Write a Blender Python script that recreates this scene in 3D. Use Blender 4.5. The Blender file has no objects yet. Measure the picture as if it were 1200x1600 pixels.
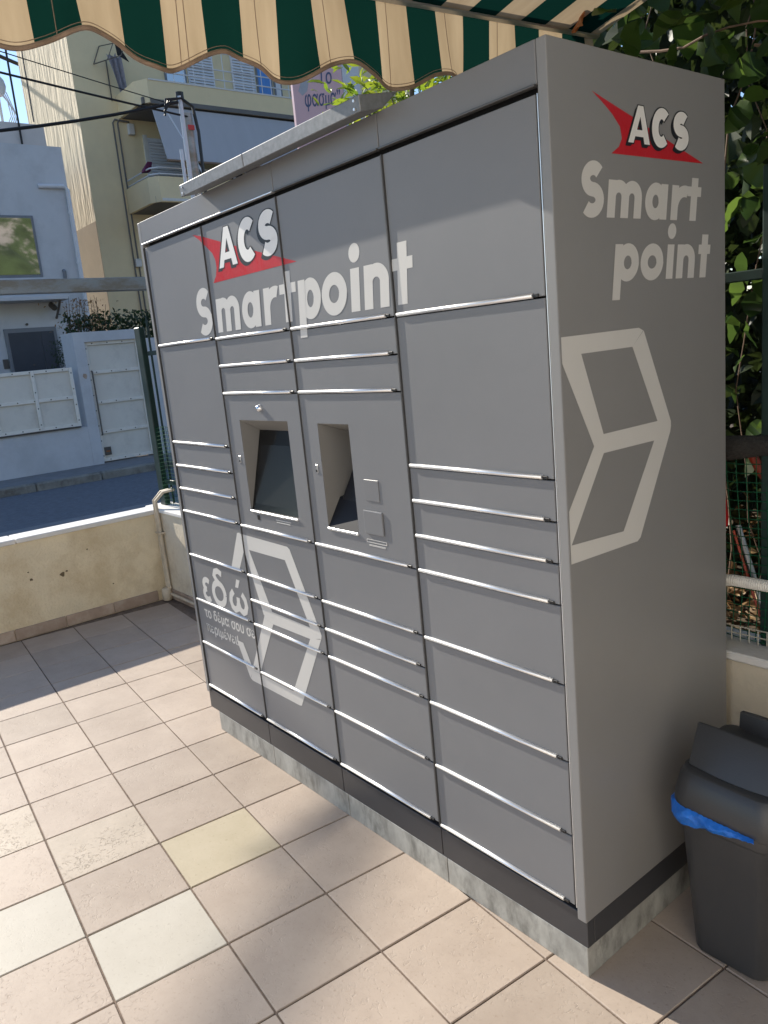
import bpy, bmesh, math, random
from mathutils import Vector, Matrix
random.seed(7)
R = math.radians
sc = bpy.context.scene
COL = sc.collection

# ------------------------------------------------------------------ camera
cam_d = bpy.data.cameras.new('camera'); cam = bpy.data.objects.new('camera', cam_d); COL.objects.link(cam)
cam_d.sensor_fit = 'HORIZONTAL'; cam_d.sensor_width = 36.0; cam_d.lens = 1227.95 / 1200 * 36.0
cam_d.clip_start = 0.05; cam_d.clip_end = 2000
yaw, pitch, roll = R(52.0797), R(-11.9488), R(-5.4618)
f_ = Vector((-math.sin(yaw) * math.cos(pitch), math.cos(yaw) * math.cos(pitch), math.sin(pitch)))
r0 = Vector((math.cos(yaw), math.sin(yaw), 0)); u0 = r0.cross(f_)
r_ = math.cos(roll) * r0 + math.sin(roll) * u0; u_ = -math.sin(roll) * r0 + math.cos(roll) * u0
cam.matrix_world = Matrix(((r_.x, u_.x, -f_.x, 1.0726), (r_.y, u_.y, -f_.y, -1.3435), (r_.z, u_.z, -f_.z, 1.5931), (0, 0, 0, 1)))
sc.camera = cam

# ------------------------------------------------------------------ sky, sun, exposure
LIGHT = Vector((1.0, 0.16, -0.60)).normalized()          # direction the sunlight travels
W = bpy.data.worlds.new('World'); sc.world = W; W.use_nodes = True
nt = W.node_tree; nt.nodes.clear()
sky = nt.nodes.new('ShaderNodeTexSky'); sky.sky_type = 'NISHITA'; sky.sun_disc = False
sky.sun_elevation = math.asin(-LIGHT.z); sky.sun_rotation = math.atan2(-LIGHT.x, -LIGHT.y)
sky.air_density = 1.0; sky.dust_density = 0.2; sky.ozone_density = 3.0
bgn = nt.nodes.new('ShaderNodeBackground'); bgn.inputs[1].default_value = 0.14
wo = nt.nodes.new('ShaderNodeOutputWorld')
nt.links.new(sky.outputs[0], bgn.inputs[0]); nt.links.new(bgn.outputs[0], wo.inputs[0])
sd = bpy.data.lights.new('sun', 'SUN'); sd.energy = 4.8; sd.angle = R(0.53); sd.color = (1.0, 0.925, 0.81)
sun = bpy.data.objects.new('sun', sd); COL.objects.link(sun); sun.location = (-8, -2, 9)
sun.rotation_euler = LIGHT.to_track_quat('-Z', 'Y').to_euler()
vs = sc.view_settings; vs.view_transform = 'Standard'; vs.look = 'None'; vs.gamma = 1.0; vs.use_curve_mapping = False
vs.exposure = 0.57
sc.cycles.max_bounces = 8; sc.cycles.diffuse_bounces = 4; sc.cycles.glossy_bounces = 3
sc.cycles.caustics_reflective = False; sc.cycles.caustics_refractive = False

# ------------------------------------------------------------------ materials
def mat(name, col, rough=0.6, metal=0.0, var=0.12, scale=6.0, bump=0.0, bscale=120.0, spec=0.5, stain=None, sscale=2.0, samt=0.5,
        rvar=0.0, bdist=0.01, spos=(0.5, 0.72), coat=0.0, stretch=(1, 1, 1), rnd=0.0, world=True):
    m = bpy.data.materials.new(name); m.use_nodes = True
    t = m.node_tree; n = t.nodes; L = t.links
    b = n['Principled BSDF']; b.inputs['Roughness'].default_value = rough; b.inputs['Metallic'].default_value = metal
    b.inputs['Specular IOR Level'].default_value = spec
    if coat: b.inputs['Coat Weight'].default_value = coat; b.inputs['Coat Roughness'].default_value = 0.15
    if world:
        g = n.new('ShaderNodeNewGeometry'); vec = g.outputs['Position']
    else:
        g = n.new('ShaderNodeTexCoord'); vec = g.outputs['Object']
    mp = n.new('ShaderNodeMapping'); mp.inputs['Scale'].default_value = stretch; L.new(vec, mp.inputs[0])
    nz = n.new('ShaderNodeTexNoise'); nz.inputs['Scale'].default_value = scale; nz.inputs['Detail'].default_value = 7; nz.inputs['Roughness'].default_value = 0.65
    L.new(mp.outputs[0], nz.inputs['Vector'])
    rp = n.new('ShaderNodeValToRGB')
    rp.color_ramp.elements[0].position = 0.3; rp.color_ramp.elements[1].position = 0.7
    rp.color_ramp.elements[0].color = tuple(max(0, c * (1 - var)) for c in col) + (1,)
    rp.color_ramp.elements[1].color = tuple(min(1, c * (1 + var)) for c in col) + (1,)
    L.new(nz.outputs[0], rp.inputs[0]); out = rp.outputs[0]
    if stain:
        n2 = n.new('ShaderNodeTexNoise'); n2.inputs['Scale'].default_value = sscale; n2.inputs['Detail'].default_value = 9; n2.inputs['Roughness'].default_value = 0.7
        L.new(mp.outputs[0], n2.inputs['Vector'])
        r2 = n.new('ShaderNodeValToRGB'); r2.color_ramp.elements[0].position = spos[0]; r2.color_ramp.elements[1].position = spos[1]
        r2.color_ramp.elements[0].color = (0, 0, 0, 1); r2.color_ramp.elements[1].color = (samt, samt, samt, 1)
        L.new(n2.outputs[0], r2.inputs[0])
        mx = n.new('ShaderNodeMix'); mx.data_type = 'RGBA'; L.new(r2.outputs[0], mx.inputs[0]); L.new(out, mx.inputs[6]); mx.inputs[7].default_value = tuple(stain) + (1,)
        out = mx.outputs[2]
    if rnd:
        oi = n.new('ShaderNodeObjectInfo'); ma = n.new('ShaderNodeMapRange'); ma.inputs[3].default_value = 1 - rnd; ma.inputs[4].default_value = 1 + rnd
        L.new(oi.outputs['Random'], ma.inputs[0])
        hs = n.new('ShaderNodeHueSaturation'); L.new(ma.outputs[0], hs.inputs['Value']); L.new(out, hs.inputs['Color']); out = hs.outputs[0]
    L.new(out, b.inputs['Base Color'])
    if rvar:
        mr = n.new('ShaderNodeMapRange'); mr.inputs[3].default_value = max(0.03, rough - rvar); mr.inputs[4].default_value = min(1, rough + rvar)
        L.new(nz.outputs[0], mr.inputs[0]); L.new(mr.outputs[0], b.inputs['Roughness'])
    if bump:
        n3 = n.new('ShaderNodeTexNoise'); n3.inputs['Scale'].default_value = bscale; n3.inputs['Detail'].default_value = 5
        L.new(mp.outputs[0], n3.inputs['Vector'])
        bp = n.new('ShaderNodeBump'); bp.inputs['Strength'].default_value = bump; bp.inputs['Distance'].default_value = bdist
        L.new(n3.outputs[0], bp.inputs['Height']); L.new(bp.outputs[0], b.inputs['Normal'])
    return m

def tile_mat(name, c0, c1, rough=0.55, chips=0.4):
    m = bpy.data.materials.new(name); m.use_nodes = True
    t = m.node_tree; n = t.nodes; L = t.links; b = n['Principled BSDF']
    g = n.new('ShaderNodeNewGeometry')
    nz = n.new('ShaderNodeTexNoise'); nz.inputs['Scale'].default_value = 5; nz.inputs['Detail'].default_value = 9; nz.inputs['Roughness'].default_value = 0.7
    L.new(g.outputs['Position'], nz.inputs['Vector'])
    rp = n.new('ShaderNodeValToRGB'); rp.color_ramp.elements[0].position = 0.3; rp.color_ramp.elements[1].position = 0.72
    rp.color_ramp.elements[0].color = c0 + (1,); rp.color_ramp.elements[1].color = c1 + (1,)
    L.new(nz.outputs[0], rp.inputs[0])
    oi = n.new('ShaderNodeObjectInfo'); ma = n.new('ShaderNodeMapRange'); ma.inputs[3].default_value = 0.87; ma.inputs[4].default_value = 1.08
    L.new(oi.outputs['Random'], ma.inputs[0])
    hs = n.new('ShaderNodeHueSaturation'); L.new(ma.outputs[0], hs.inputs['Value']); L.new(rp.outputs[0], hs.inputs['Color'])
    # fine speckle of dirt in the pits
    sp = n.new('ShaderNodeTexNoise'); sp.inputs['Scale'].default_value = 95; sp.inputs['Detail'].default_value = 4
    L.new(g.outputs['Position'], sp.inputs['Vector'])
    sr = n.new('ShaderNodeValToRGB'); sr.color_ramp.elements[0].position = 0.60; sr.color_ramp.elements[1].position = 0.74
    sr.color_ramp.elements[0].color = (0, 0, 0, 1); sr.color_ramp.elements[1].color = (0.35, 0.35, 0.35, 1); L.new(sp.outputs[0], sr.inputs[0])
    mx = n.new('ShaderNodeMix'); mx.data_type = 'RGBA'; L.new(sr.outputs[0], mx.inputs[0]); L.new(hs.outputs[0], mx.inputs[6])
    mx.inputs[7].default_value = (c0[0] * .6, c0[1] * .55, c0[2] * .5, 1)
    L.new(mx.outputs[2], b.inputs['Base Color'])
    # slate-like chipped relief: patches of sharp worm-like pits
    p1 = n.new('ShaderNodeTexNoise'); p1.inputs['Scale'].default_value = 58; p1.inputs['Detail'].default_value = 6; p1.inputs['Roughness'].default_value = 0.6; p1.inputs['Distortion'].default_value = 1.3
    L.new(g.outputs['Position'], p1.inputs['Vector'])
    pr = n.new('ShaderNodeValToRGB'); pr.color_ramp.elements[0].position = 0.36; pr.color_ramp.elements[1].position = 0.44; L.new(p1.outputs[0], pr.inputs[0])
    p2 = n.new('ShaderNodeTexNoise'); p2.inputs['Scale'].default_value = 7; p2.inputs['Detail'].default_value = 3; L.new(g.outputs['Position'], p2.inputs['Vector'])
    p2r = n.new('ShaderNodeValToRGB'); p2r.color_ramp.elements[0].position = 0.42; p2r.color_ramp.elements[1].position = 0.6; L.new(p2.outputs[0], p2r.inputs[0])
    mm = n.new('ShaderNodeMath'); mm.operation = 'MULTIPLY'
    inv = n.new('ShaderNodeMath'); inv.operation = 'SUBTRACT'; inv.inputs[0].default_value = 1.0; L.new(pr.outputs[0], inv.inputs[1])
    L.new(inv.outputs[0], mm.inputs[0]); L.new(p2r.outputs[0], mm.inputs[1])
    sub = n.new('ShaderNodeMath'); sub.operation = 'SUBTRACT'; L.new(nz.outputs[0], sub.inputs[0]); L.new(mm.outputs[0], sub.inputs[1])
    bp = n.new('ShaderNodeBump'); bp.inputs['Strength'].default_value = chips; bp.inputs['Distance'].default_value = 0.003
    L.new(sub.outputs[0], bp.inputs['Height']); L.new(bp.outputs[0], b.inputs['Normal'])
    b.inputs['Roughness'].default_value = rough; b.inputs['Specular IOR Level'].default_value = 0.3
    return m

def leaf_mat(name, c0, c1, trans=0.4, rough=0.45):
    m = bpy.data.materials.new(name); m.use_nodes = True
    t = m.node_tree; n = t.nodes; L = t.links; b = n['Principled BSDF']; out = n['Material Output']
    g = n.new('ShaderNodeNewGeometry'); oi = n.new('ShaderNodeObjectInfo')
    ad = n.new('ShaderNodeMath'); ad.operation = 'ADD'; L.new(g.outputs['Random Per Island'], ad.inputs[0]); L.new(oi.outputs['Random'], ad.inputs[1])
    fr = n.new('ShaderNodeMath'); fr.operation = 'FRACT'; L.new(ad.outputs[0], fr.inputs[0])
    rp = n.new('ShaderNodeValToRGB'); rp.color_ramp.elements[0].color = c0 + (1,); rp.color_ramp.elements[1].color = c1 + (1,)
    L.new(fr.outputs[0], rp.inputs[0]); L.new(rp.outputs[0], b.inputs['Base Color']); b.inputs['Roughness'].default_value = rough
    tr = n.new('ShaderNodeBsdfTranslucent')
    hs = n.new('ShaderNodeHueSaturation'); hs.inputs['Value'].default_value = 1.9; hs.inputs['Hue'].default_value = 0.48; L.new(rp.outputs[0], hs.inputs['Color']); L.new(hs.outputs[0], tr.inputs[0])
    mx = n.new('ShaderNodeMixShader'); mx.inputs[0].default_value = trans
    L.new(b.outputs[0], mx.inputs[1]); L.new(tr.outputs[0], mx.inputs[2]); L.new(mx.outputs[0], out.inputs[0])
    return m

M = {}
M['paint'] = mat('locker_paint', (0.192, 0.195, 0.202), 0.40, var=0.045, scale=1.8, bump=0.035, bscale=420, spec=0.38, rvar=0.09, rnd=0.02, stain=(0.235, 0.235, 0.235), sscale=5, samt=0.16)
M['paint_side_lit'] = mat('side_paint_lit', (0.240, 0.238, 0.234), 0.40, var=0.04, scale=2.0, bump=0.05, bscale=420, spec=0.5, rvar=0.05)  # same locker grey, colour lightened to stand for bounce light on the side
M['dark_core'] = mat('dark_core', (0.006, 0.006, 0.007), 0.7)
M['plinth'] = mat('plinth_paint', (0.042, 0.043, 0.048), 0.42, var=0.1, scale=6)
M['zinc'] = mat('galvanised', (0.38, 0.38, 0.35), 0.55, metal=0.1, var=0.3, scale=16, stain=(0.07, 0.07, 0.06), sscale=11, samt=0.75, rvar=0.15, spos=(.48, .70), stretch=(1.0, 1.0, .5))
M['hood'] = mat('hood_steel', (0.19, 0.20, 0.21), 0.45, metal=0.3, var=0.22, scale=70, rvar=0.12)
M['alu'] = mat('aluminium', (0.86, 0.87, 0.88), 0.36, metal=0.75, var=0.03)
M['strip'] = mat('edge_strip', (0.11, 0.11, 0.11), 0.4, metal=0.4, var=0.05)
M['black'] = mat('black_plastic', (0.012, 0.012, 0.013), 0.4)
M['bin'] = mat('bin_plastic', (0.048, 0.049, 0.051), 0.36, var=0.12, scale=3, bump=0.08, bscale=300, rvar=0.08)
M['glass_dark'] = mat('screen_glass', (0.006, 0.0065, 0.007), 0.14, var=0.02, rvar=0.05, spec=0.25)
M['recess'] = mat('recess_paint', (0.235, 0.23, 0.22), 0.5, var=0.04)
M['vinyl'] = mat('vinyl_grey', (0.60, 0.59, 0.56), 0.45, var=0.03, scale=3)
M['vinyl_white'] = mat('vinyl_white', (0.80, 0.79, 0.76), 0.4, var=0.03)
M['vinyl_red'] = mat('vinyl_red', (0.50, 0.010, 0.016), 0.28, var=0.05, scale=4, bump=0.25, bscale=18)
M['vinyl_black'] = mat('vinyl_black', (0.012, 0.012, 0.014), 0.4)
M['tile'] = tile_mat('tile_beige', (0.41, 0.332, 0.268), (0.505, 0.42, 0.343))
M['tile_yellow'] = tile_mat('tile_yellow', (0.45, 0.385, 0.265), (0.53, 0.46, 0.335), chips=0.12)
M['tile_white'] = tile_mat('tile_white', (0.43, 0.395, 0.33), (0.50, 0.465, 0.395), chips=0.15)
M['tile_rough'] = tile_mat('tile_rough', (0.42, 0.355, 0.28), (0.54, 0.46, 0.37), chips=0.7)
M['grout'] = mat('grout', (0.17, 0.128, 0.098), 0.9, var=0.4, scale=20, bump=0.3)
M['skirt'] = mat('skirting', (0.40, 0.30, 0.23), 0.5, var=0.15, scale=9, stain=(0.5, 0.45, 0.38), sscale=9, samt=0.5, rnd=0.12)
M['plaster'] = mat('wall_plaster', (0.78, 0.67, 0.47), 0.85, var=0.10, scale=3, bump=0.35, bscale=60, stain=(0.62, 0.49, 0.30), sscale=2.6, samt=0.75, spos=(.47, .62), bdist=.02)
M['plaster2'] = mat('wall_plaster_pale', (0.72, 0.63, 0.48), 0.85, var=0.10, scale=4, bump=0.3, bscale=60, stain=(0.45, 0.36, 0.25), sscale=4, samt=0.6, spos=(.47, .62))
M['coping'] = mat('coping', (0.74, 0.72, 0.68), 0.8, var=0.08, scale=7, bump=0.2, bscale=90)
M['patch'] = mat('chipped_render', (0.16, 0.12, 0.07), 0.95, var=0.4, scale=40)
M['conduit'] = mat('conduit', (0.56, 0.48, 0.36), 0.6, var=0.2, scale=12)
M['galv_beam'] = mat('galv_beam', (0.34, 0.35, 0.34), 0.5, metal=0.4, var=0.25, scale=10, stain=(0.20, 0.15, 0.09), sscale=5, samt=0.7, spos=(.47, .6), stretch=(1, 0.4, 1))
M['fence'] = mat('fence_green', (0.010, 0.028, 0.024), 0.45, var=0.3, scale=14)
M['net'] = mat('net_green', (0.010, 0.075, 0.036), 0.8, var=0.3, spec=0.15)
M['net_pale'] = mat('net_pale', (0.42, 0.40, 0.33), 0.6, var=0.3)
M['netroll'] = mat('shade_net', (0.035, 0.033, 0.03), 0.85, var=0.5, scale=120, bump=0.8, bscale=350)
M['hose'] = mat('hose', (0.80, 0.78, 0.72), 0.5, var=0.08)
M['red'] = mat('red_plastic', (0.42, 0.012, 0.016), 0.35, var=0.1)
M['redwood'] = mat('red_handle', (0.48, 0.07, 0.035), 0.5, var=0.2)
M['chrome'] = mat('chrome', (0.7, 0.72, 0.75), 0.15, metal=1.0)
M['steel'] = mat('steel_tube', (0.5, 0.5, 0.5), 0.35, metal=0.8, var=0.15)
M['blue'] = mat('blue_bag', (0.015, 0.16, 0.62), 0.32, var=0.25, scale=30, bump=0.8, bscale=45)
M['asphalt'] = mat('asphalt', (0.14, 0.15, 0.17), 0.85, var=0.2, scale=12, bump=0.4, bscale=200)
M['pave'] = mat('pavement', (0.22, 0.22, 0.225), 0.85, var=0.15, scale=6, bump=0.3, bscale=80)
M['paving'] = mat('paving', (0.45, 0.38, 0.33), 0.6, var=0.1)
M['kerb'] = mat('kerb', (0.26, 0.25, 0.22), 0.85, var=0.2, scale=6, stain=(0.12, 0.10, 0.08), sscale=2.5, samt=0.8, spos=(.45, .6))
M['soil'] = mat('soil', (0.10, 0.072, 0.045), 0.95, var=0.4, scale=15, bump=0.6, bscale=50)
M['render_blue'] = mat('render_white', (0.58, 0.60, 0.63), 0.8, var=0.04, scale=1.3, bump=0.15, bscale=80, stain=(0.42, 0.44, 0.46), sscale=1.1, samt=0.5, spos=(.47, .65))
M['render_grey'] = mat('render_grey', (0.62, 0.58, 0.55), 0.8, var=0.06, scale=2)
M['yellow'] = mat('render_yellow', (0.78, 0.66, 0.42), 0.85, var=0.06, scale=0.9, bump=0.25, bscale=40, stain=(0.68, 0.57, 0.37), sscale=0.8, samt=0.5)
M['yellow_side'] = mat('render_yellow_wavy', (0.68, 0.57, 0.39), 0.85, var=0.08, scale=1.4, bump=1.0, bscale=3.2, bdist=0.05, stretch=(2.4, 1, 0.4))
M['trim'] = mat('trim_white', (0.66, 0.66, 0.64), 0.7, var=0.05)
M['brown'] = mat('render_brown', (0.33, 0.25, 0.16), 0.85, var=0.08, scale=2)
M['gate'] = mat('gate_white', (0.82, 0.79, 0.72), 0.5, var=0.05, scale=3, stain=(0.45, 0.42, 0.36), sscale=4, samt=0.4)
M['gate_panel'] = mat('gate_panel', (0.72, 0.69, 0.62), 0.55, var=0.05, scale=2.5, stain=(0.42, 0.40, 0.36), sscale=3, samt=0.4)
M['rivet'] = mat('rivet', (0.10, 0.09, 0.08), 0.5)
M['door'] = mat('house_door', (0.055, 0.062, 0.078), 0.45, var=0.08)
M['frame'] = mat('grey_frame', (0.20, 0.215, 0.24), 0.5, var=0.05)
M['pane'] = mat('window_pane', (0.01, 0.012, 0.012), 0.02, var=0.01, spec=1.0, metal=0.0)
M['pane'].node_tree.nodes['Principled BSDF'].inputs['IOR'].default_value = 2.6
M['concrete'] = mat('soffit_concrete', (0.16, 0.155, 0.15), 0.85, var=0.1, scale=2)
M['drop'] = mat('drop_awning', (0.44, 0.44, 0.46), 0.8, var=0.04, scale=2, stretch=(1, 2, 0.2))
M['shutter'] = mat('shutter', (0.68, 0.70, 0.74), 0.5, var=0.04)
M['curtain'] = mat('blue_curtain', (0.10, 0.28, 0.66), 0.8, var=0.15, scale=8, stretch=(1, 3, 0.2))
M['cloth_grey'] = mat('cloth_grey', (0.30, 0.29, 0.33), 0.9, var=0.3, scale=8)
M['cloth_dark'] = mat('cloth_dark', (0.02, 0.02, 0.022), 0.9, var=0.2)
M['cloth_purple'] = mat('cloth_purple', (0.14, 0.03, 0.10), 0.8, var=0.2)
M['cable'] = mat('cable', (0.012, 0.012, 0.012), 0.5)
M['pink'] = mat('sign_pink', (0.78, 0.50, 0.52), 0.5, var=0.03, scale=2)
M['ink'] = mat('sign_ink', (0.10, 0.12, 0.22), 0.6)
M['ink_grey'] = mat('sign_grey', (0.45, 0.45, 0.50), 0.6)
M['hem'] = mat('awning_hem', (0.24, 0.17, 0.12), 0.85, var=0.2, scale=30)
M['bark'] = mat('bark', (0.11, 0.085, 0.06), 0.9, var=0.35, scale=20, bump=0.6, bscale=60)
M['vine_stem'] = mat('vine_stem', (0.20, 0.13, 0.09), 0.8, var=0.3, scale=20)
M['hill'] = mat('hill_rock', (0.06, 0.085, 0.03), 0.95, var=0.45, scale=0.3, stain=(0.34, 0.30, 0.26), sscale=0.14, samt=1.0, spos=(.5, .58))
M['leaf_vine'] = leaf_mat('leaf_vine', (0.018, 0.045, 0.011), (0.065, 0.125, 0.022), 0.45, 0.35)
M['leaf_dark'] = leaf_mat('leaf_dark', (0.010, 0.022, 0.007), (0.036, 0.058, 0.015), 0.25, 0.5)
M['leaf_lime'] = leaf_mat('leaf_lime', (0.085, 0.17, 0.015), (0.20, 0.26, 0.02), 0.5, 0.4)
M['leaf_hedge'] = leaf_mat('leaf_hedge', (0.012, 0.03, 0.009), (0.035, 0.07, 0.02), 0.2)
M['leaf_dry'] = leaf_mat('leaf_dry', (0.16, 0.085, 0.03), (0.34, 0.22, 0.10), 0.15, 0.6)
M['leaf_brown'] = leaf_mat('leaf_brown', (0.30, 0.10, 0.03), (0.40, 0.16, 0.05), 0.2, 0.5)

def awning_mat():
    m = bpy.data.materials.new('awning_canvas'); m.use_nodes = True
    t = m.node_tree; n = t.nodes; L = t.links; n.remove(n['Principled BSDF']); out = n['Material Output']
    g = n.new('ShaderNodeNewGeometry'); sx = n.new('ShaderNodeSeparateXYZ'); L.new(g.outputs['Position'], sx.inputs[0])
    a = n.new('ShaderNodeMath'); a.operation = 'ADD'; a.inputs[1].default_value = 0.697 + 0.1013 * 40; L.new(sx.outputs['Y'], a.inputs[0])
    d = n.new('ShaderNodeMath'); d.operation = 'DIVIDE'; d.inputs[1].default_value = 0.1013; L.new(a.outputs[0], d.inputs[0])
    md = n.new('ShaderNodeMath'); md.operation = 'MODULO'; md.inputs[1].default_value = 2.0; L.new(d.outputs[0], md.inputs[0])
    ls = n.new('ShaderNodeMath'); ls.operation = 'LESS_THAN'; ls.inputs[1].default_value = 1.0; L.new(md.outputs[0], ls.inputs[0])
    # weathering streaks down the cloth
    mp = n.new('ShaderNodeMapping'); mp.inputs['Scale'].default_value = (1, 9, 1.6); L.new(g.outputs['Position'], mp.inputs[0])
    nz = n.new('ShaderNodeTexNoise'); nz.inputs['Scale'].default_value = 2.2; nz.inputs['Detail'].default_value = 6; L.new(mp.outputs[0], nz.inputs['Vector'])
    r1 = n.new('ShaderNodeValToRGB'); r1.color_ramp.elements[0].position = 0.3; r1.color_ramp.elements[1].position = 0.7
    r1.color_ramp.elements[0].color = (0.35, 0.265, 0.165, 1); r1.color_ramp.elements[1].color = (0.46, 0.36, 0.235, 1); L.new(nz.outputs[0], r1.inputs[0])
    mx = n.new('ShaderNodeMix'); mx.data_type = 'RGBA'; L.new(ls.outputs[0], mx.inputs[0]); L.new(r1.outputs[0], mx.inputs[6]); mx.inputs[7].default_value = (0.004, 0.026, 0.020, 1)
    df = n.new('ShaderNodeBsdfDiffuse'); tr = n.new('ShaderNodeBsdfTranslucent'); L.new(mx.outputs[2], df.inputs[0]); L.new(mx.outputs[2], tr.inputs[0])
    fine = n.new('ShaderNodeTexNoise'); fine.inputs['Scale'].default_value = 500; L.new(g.outputs['Position'], fine.inputs['Vector'])
    bp = n.new('ShaderNodeBump'); bp.inputs['Strength'].default_value = 0.2; bp.inputs['Distance'].default_value = 0.002; L.new(fine.outputs[0], bp.inputs['Height'])
    L.new(bp.outputs[0], df.inputs['Normal'])
    ms = n.new('ShaderNodeMixShader'); ms.inputs[0].default_value = 0.42; L.new(df.outputs[0], ms.inputs[1]); L.new(tr.outputs[0], ms.inputs[2]); L.new(ms.outputs[0], out.inputs[0])
    return m
M['awning'] = awning_mat()

# ------------------------------------------------------------------ builders
BASE = {}
def tag(o, label=None, cat=None, group=None, kind=None):
    if label: o['label'] = label
    if cat: o['category'] = cat
    if group: o['group'] = group
    if kind: o['kind'] = kind
    return o

def thing(name, loc, label, cat, group=None):
    o = bpy.data.objects.new(name, None); o.empty_display_size = 0.1; COL.objects.link(o); o.location = loc
    BASE[o] = Vector(loc); return tag(o, label, cat, group)

class MB:
    def __init__(s): s.v = []; s.f = []
    def add(s, vs_, fs):
        k = len(s.v); s.v += [tuple(p) for p in vs_]; s.f += [tuple(i + k for i in q) for q in fs]; return s
    def box(s, x0, x1, y0, y1, z0, z1):
        return s.hexa([(x0, y0, z0), (x1, y0, z0), (x1, y1, z0), (x0, y1, z0), (x0, y0, z1), (x1, y0, z1), (x1, y1, z1), (x0, y1, z1)])
    def hexa(s, p):
        return s.add(p, [(0, 3, 2, 1), (4, 5, 6, 7), (0, 1, 5, 4), (1, 2, 6, 5), (2, 3, 7, 6), (3, 0, 4, 7)])
    def quad(s, *p): return s.add(p, [tuple(range(len(p)))])
    def tube(s, path, r, seg=8, cap=True):
        P = [Vector(p) for p in path]; rings = []
        rr = r if isinstance(r, (list, tuple)) else [r] * len(P)
        up = Vector((0, 0, 1)); prev = None
        for i, p in enumerate(P):
            d = (P[min(i + 1, len(P) - 1)] - P[max(i - 1, 0)]).normalized()
            if prev is None:
                a = d.cross(up) if abs(d.dot(up)) < 0.95 else d.cross(Vector((1, 0, 0)))
            else:
                a = prev - d * prev.dot(d)
            a.normalize(); prev = a; b = d.cross(a)
            rings.append([p + (a * math.cos(2 * math.pi * k / seg) + b * math.sin(2 * math.pi * k / seg)) * rr[i] for k in range(seg)])
        vs_ = [q for rg in rings for q in rg]; fs = []
        for i in range(len(P) - 1):
            for k in range(seg):
                fs.append((i * seg + k, i * seg + (k + 1) % seg, (i + 1) * seg + (k + 1) % seg, (i + 1) * seg + k))
        if cap: fs += [tuple(range(seg - 1, -1, -1)), tuple((len(P) - 1) * seg + k for k in range(seg))]
        return s.add(vs_, fs)
    def build(s, name, m, parent=None, bevel=0.0, smooth=False, base=None, seg=1):
        me = bpy.data.meshes.new(name)
        b = Vector((0, 0, 0)) if parent is None else BASE[parent]
        if base is not None and parent is None: b = Vector(base)
        me.from_pydata([tuple(Vector(q) - b) for q in s.v], [], s.f)
        bm = bmesh.new(); bm.from_mesh(me)
        bmesh.ops.recalc_face_normals(bm, faces=bm.faces)
        if bevel:
            es = [e for e in bm.edges if len(e.link_faces) == 2 and e.calc_face_angle(0) > 0.6]
            bmesh.ops.bevel(bm, geom=es, offset=bevel, segments=seg, affect='EDGES', profile=0.5, clamp_overlap=True)
        bm.to_mesh(me); bm.free()
        if smooth:
            for q in me.polygons: q.use_smooth = True
        if smooth: me.set_sharp_from_angle(angle=R(38))
        me.materials.append(M[m] if isinstance(m, str) else m)
        o = bpy.data.objects.new(name, me); COL.objects.link(o)
        if parent is None: o.location = b
        else: o.parent = parent
        BASE[o] = b
        return o

def bx(name, x0, x1, y0, y1, z0, z1, m, parent=None, bevel=0.0, seg=1):
    return MB().box(x0, x1, y0, y1, z0, z1).build(name, m, parent, bevel, seg=seg)

def inst(src, name, loc, parent=None, rot=None, scale=None, m=None):
    o = bpy.data.objects.new(name, src); COL.objects.link(o)
    if parent: o.parent = parent; o.location = Vector(loc) - BASE[parent]
    else: o.location = loc
    if rot is not None: o.rotation_euler = rot
    if scale is not None: o.scale = (scale,) * 3 if not isinstance(scale, (list, tuple)) else scale
    BASE[o] = Vector(loc)
    return o

# ------------------------------------------------------------------ ground, road
def sheet(name, x0, x1, y0, y1, z, m):
    return tag(MB().quad((x0, y0, z), (x1, y0, z), (x1, y1, z), (x0, y1, z)).build(name, m), kind='structure')
sheet('ground', -400, 400, -400, 400, -0.25, 'soil')
sheet('road', -11.4, -8.1, -120, 120, -0.07, 'asphalt')
tag(bx('near_pavement', -8.1, -4.26, -120, 120, -0.24, -0.004, 'pave', bevel=0.02), kind='structure')
fp = tag(bx('far_pavement', -12.7, -11.52, -120, 120, -0.24, 0.05, 'pave'), kind='structure')
BASE[fp] = Vector((0, 0, 0))
kb = MB().box(-11.52, -11.36, -0.495, 0.495, -0.2, 0.055).build('kerb_stone_mesh', 'kerb', None, 0.02)
kbm = kb.data; bpy.data.objects.remove(kb)
for i in range(-6, 14): inst(kbm, 'kerb_stone', (0, i * 1.0 + 0.3, random.uniform(-.004, .004)), fp)

# terrace floor: grout sheet and one tile per object
tf = tag(bx('terrace_floor', -4.2, 2.35, -3.2, 0.80, -0.24, -0.005, 'grout'), kind='structure'); BASE[tf] = Vector((0, 0, 0))
O2 = Vector((-1.4026, -0.8599)); U2 = Vector((0.2994, -0.0270)); V2 = Vector((0.0288, 0.3145))
g_ = 0.0028
def tile_mesh():
    hu = U2 * 0.5 * (1 - 2 * g_ / U2.length); hv = V2 * 0.5 * (1 - 2 * g_ / V2.length)
    c = [(-hu - hv), (hu - hv), (hu + hv), (-hu + hv)]
    b = MB().hexa([(q.x, q.y, -0.02) for q in c] + [(q.x, q.y, 0.0) for q in c])
    o = b.build('tile', 'tile', None, 0.0018); me = o.data; bpy.data.objects.remove(o); return me
tmesh = {'tile': tile_mesh()}
for k in ('tile_yellow', 'tile_white', 'tile_rough'):
    q = tmesh['tile'].copy(); q.materials.clear(); q.materials.append(M[k]); tmesh[k] = q
special = {(0, 1): 'tile_yellow', (1, 0): 'tile_white', (0, -1): 'tile_white', (-1, 0): 'tile_rough', (-2, -1): 'tile_rough'}
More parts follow.
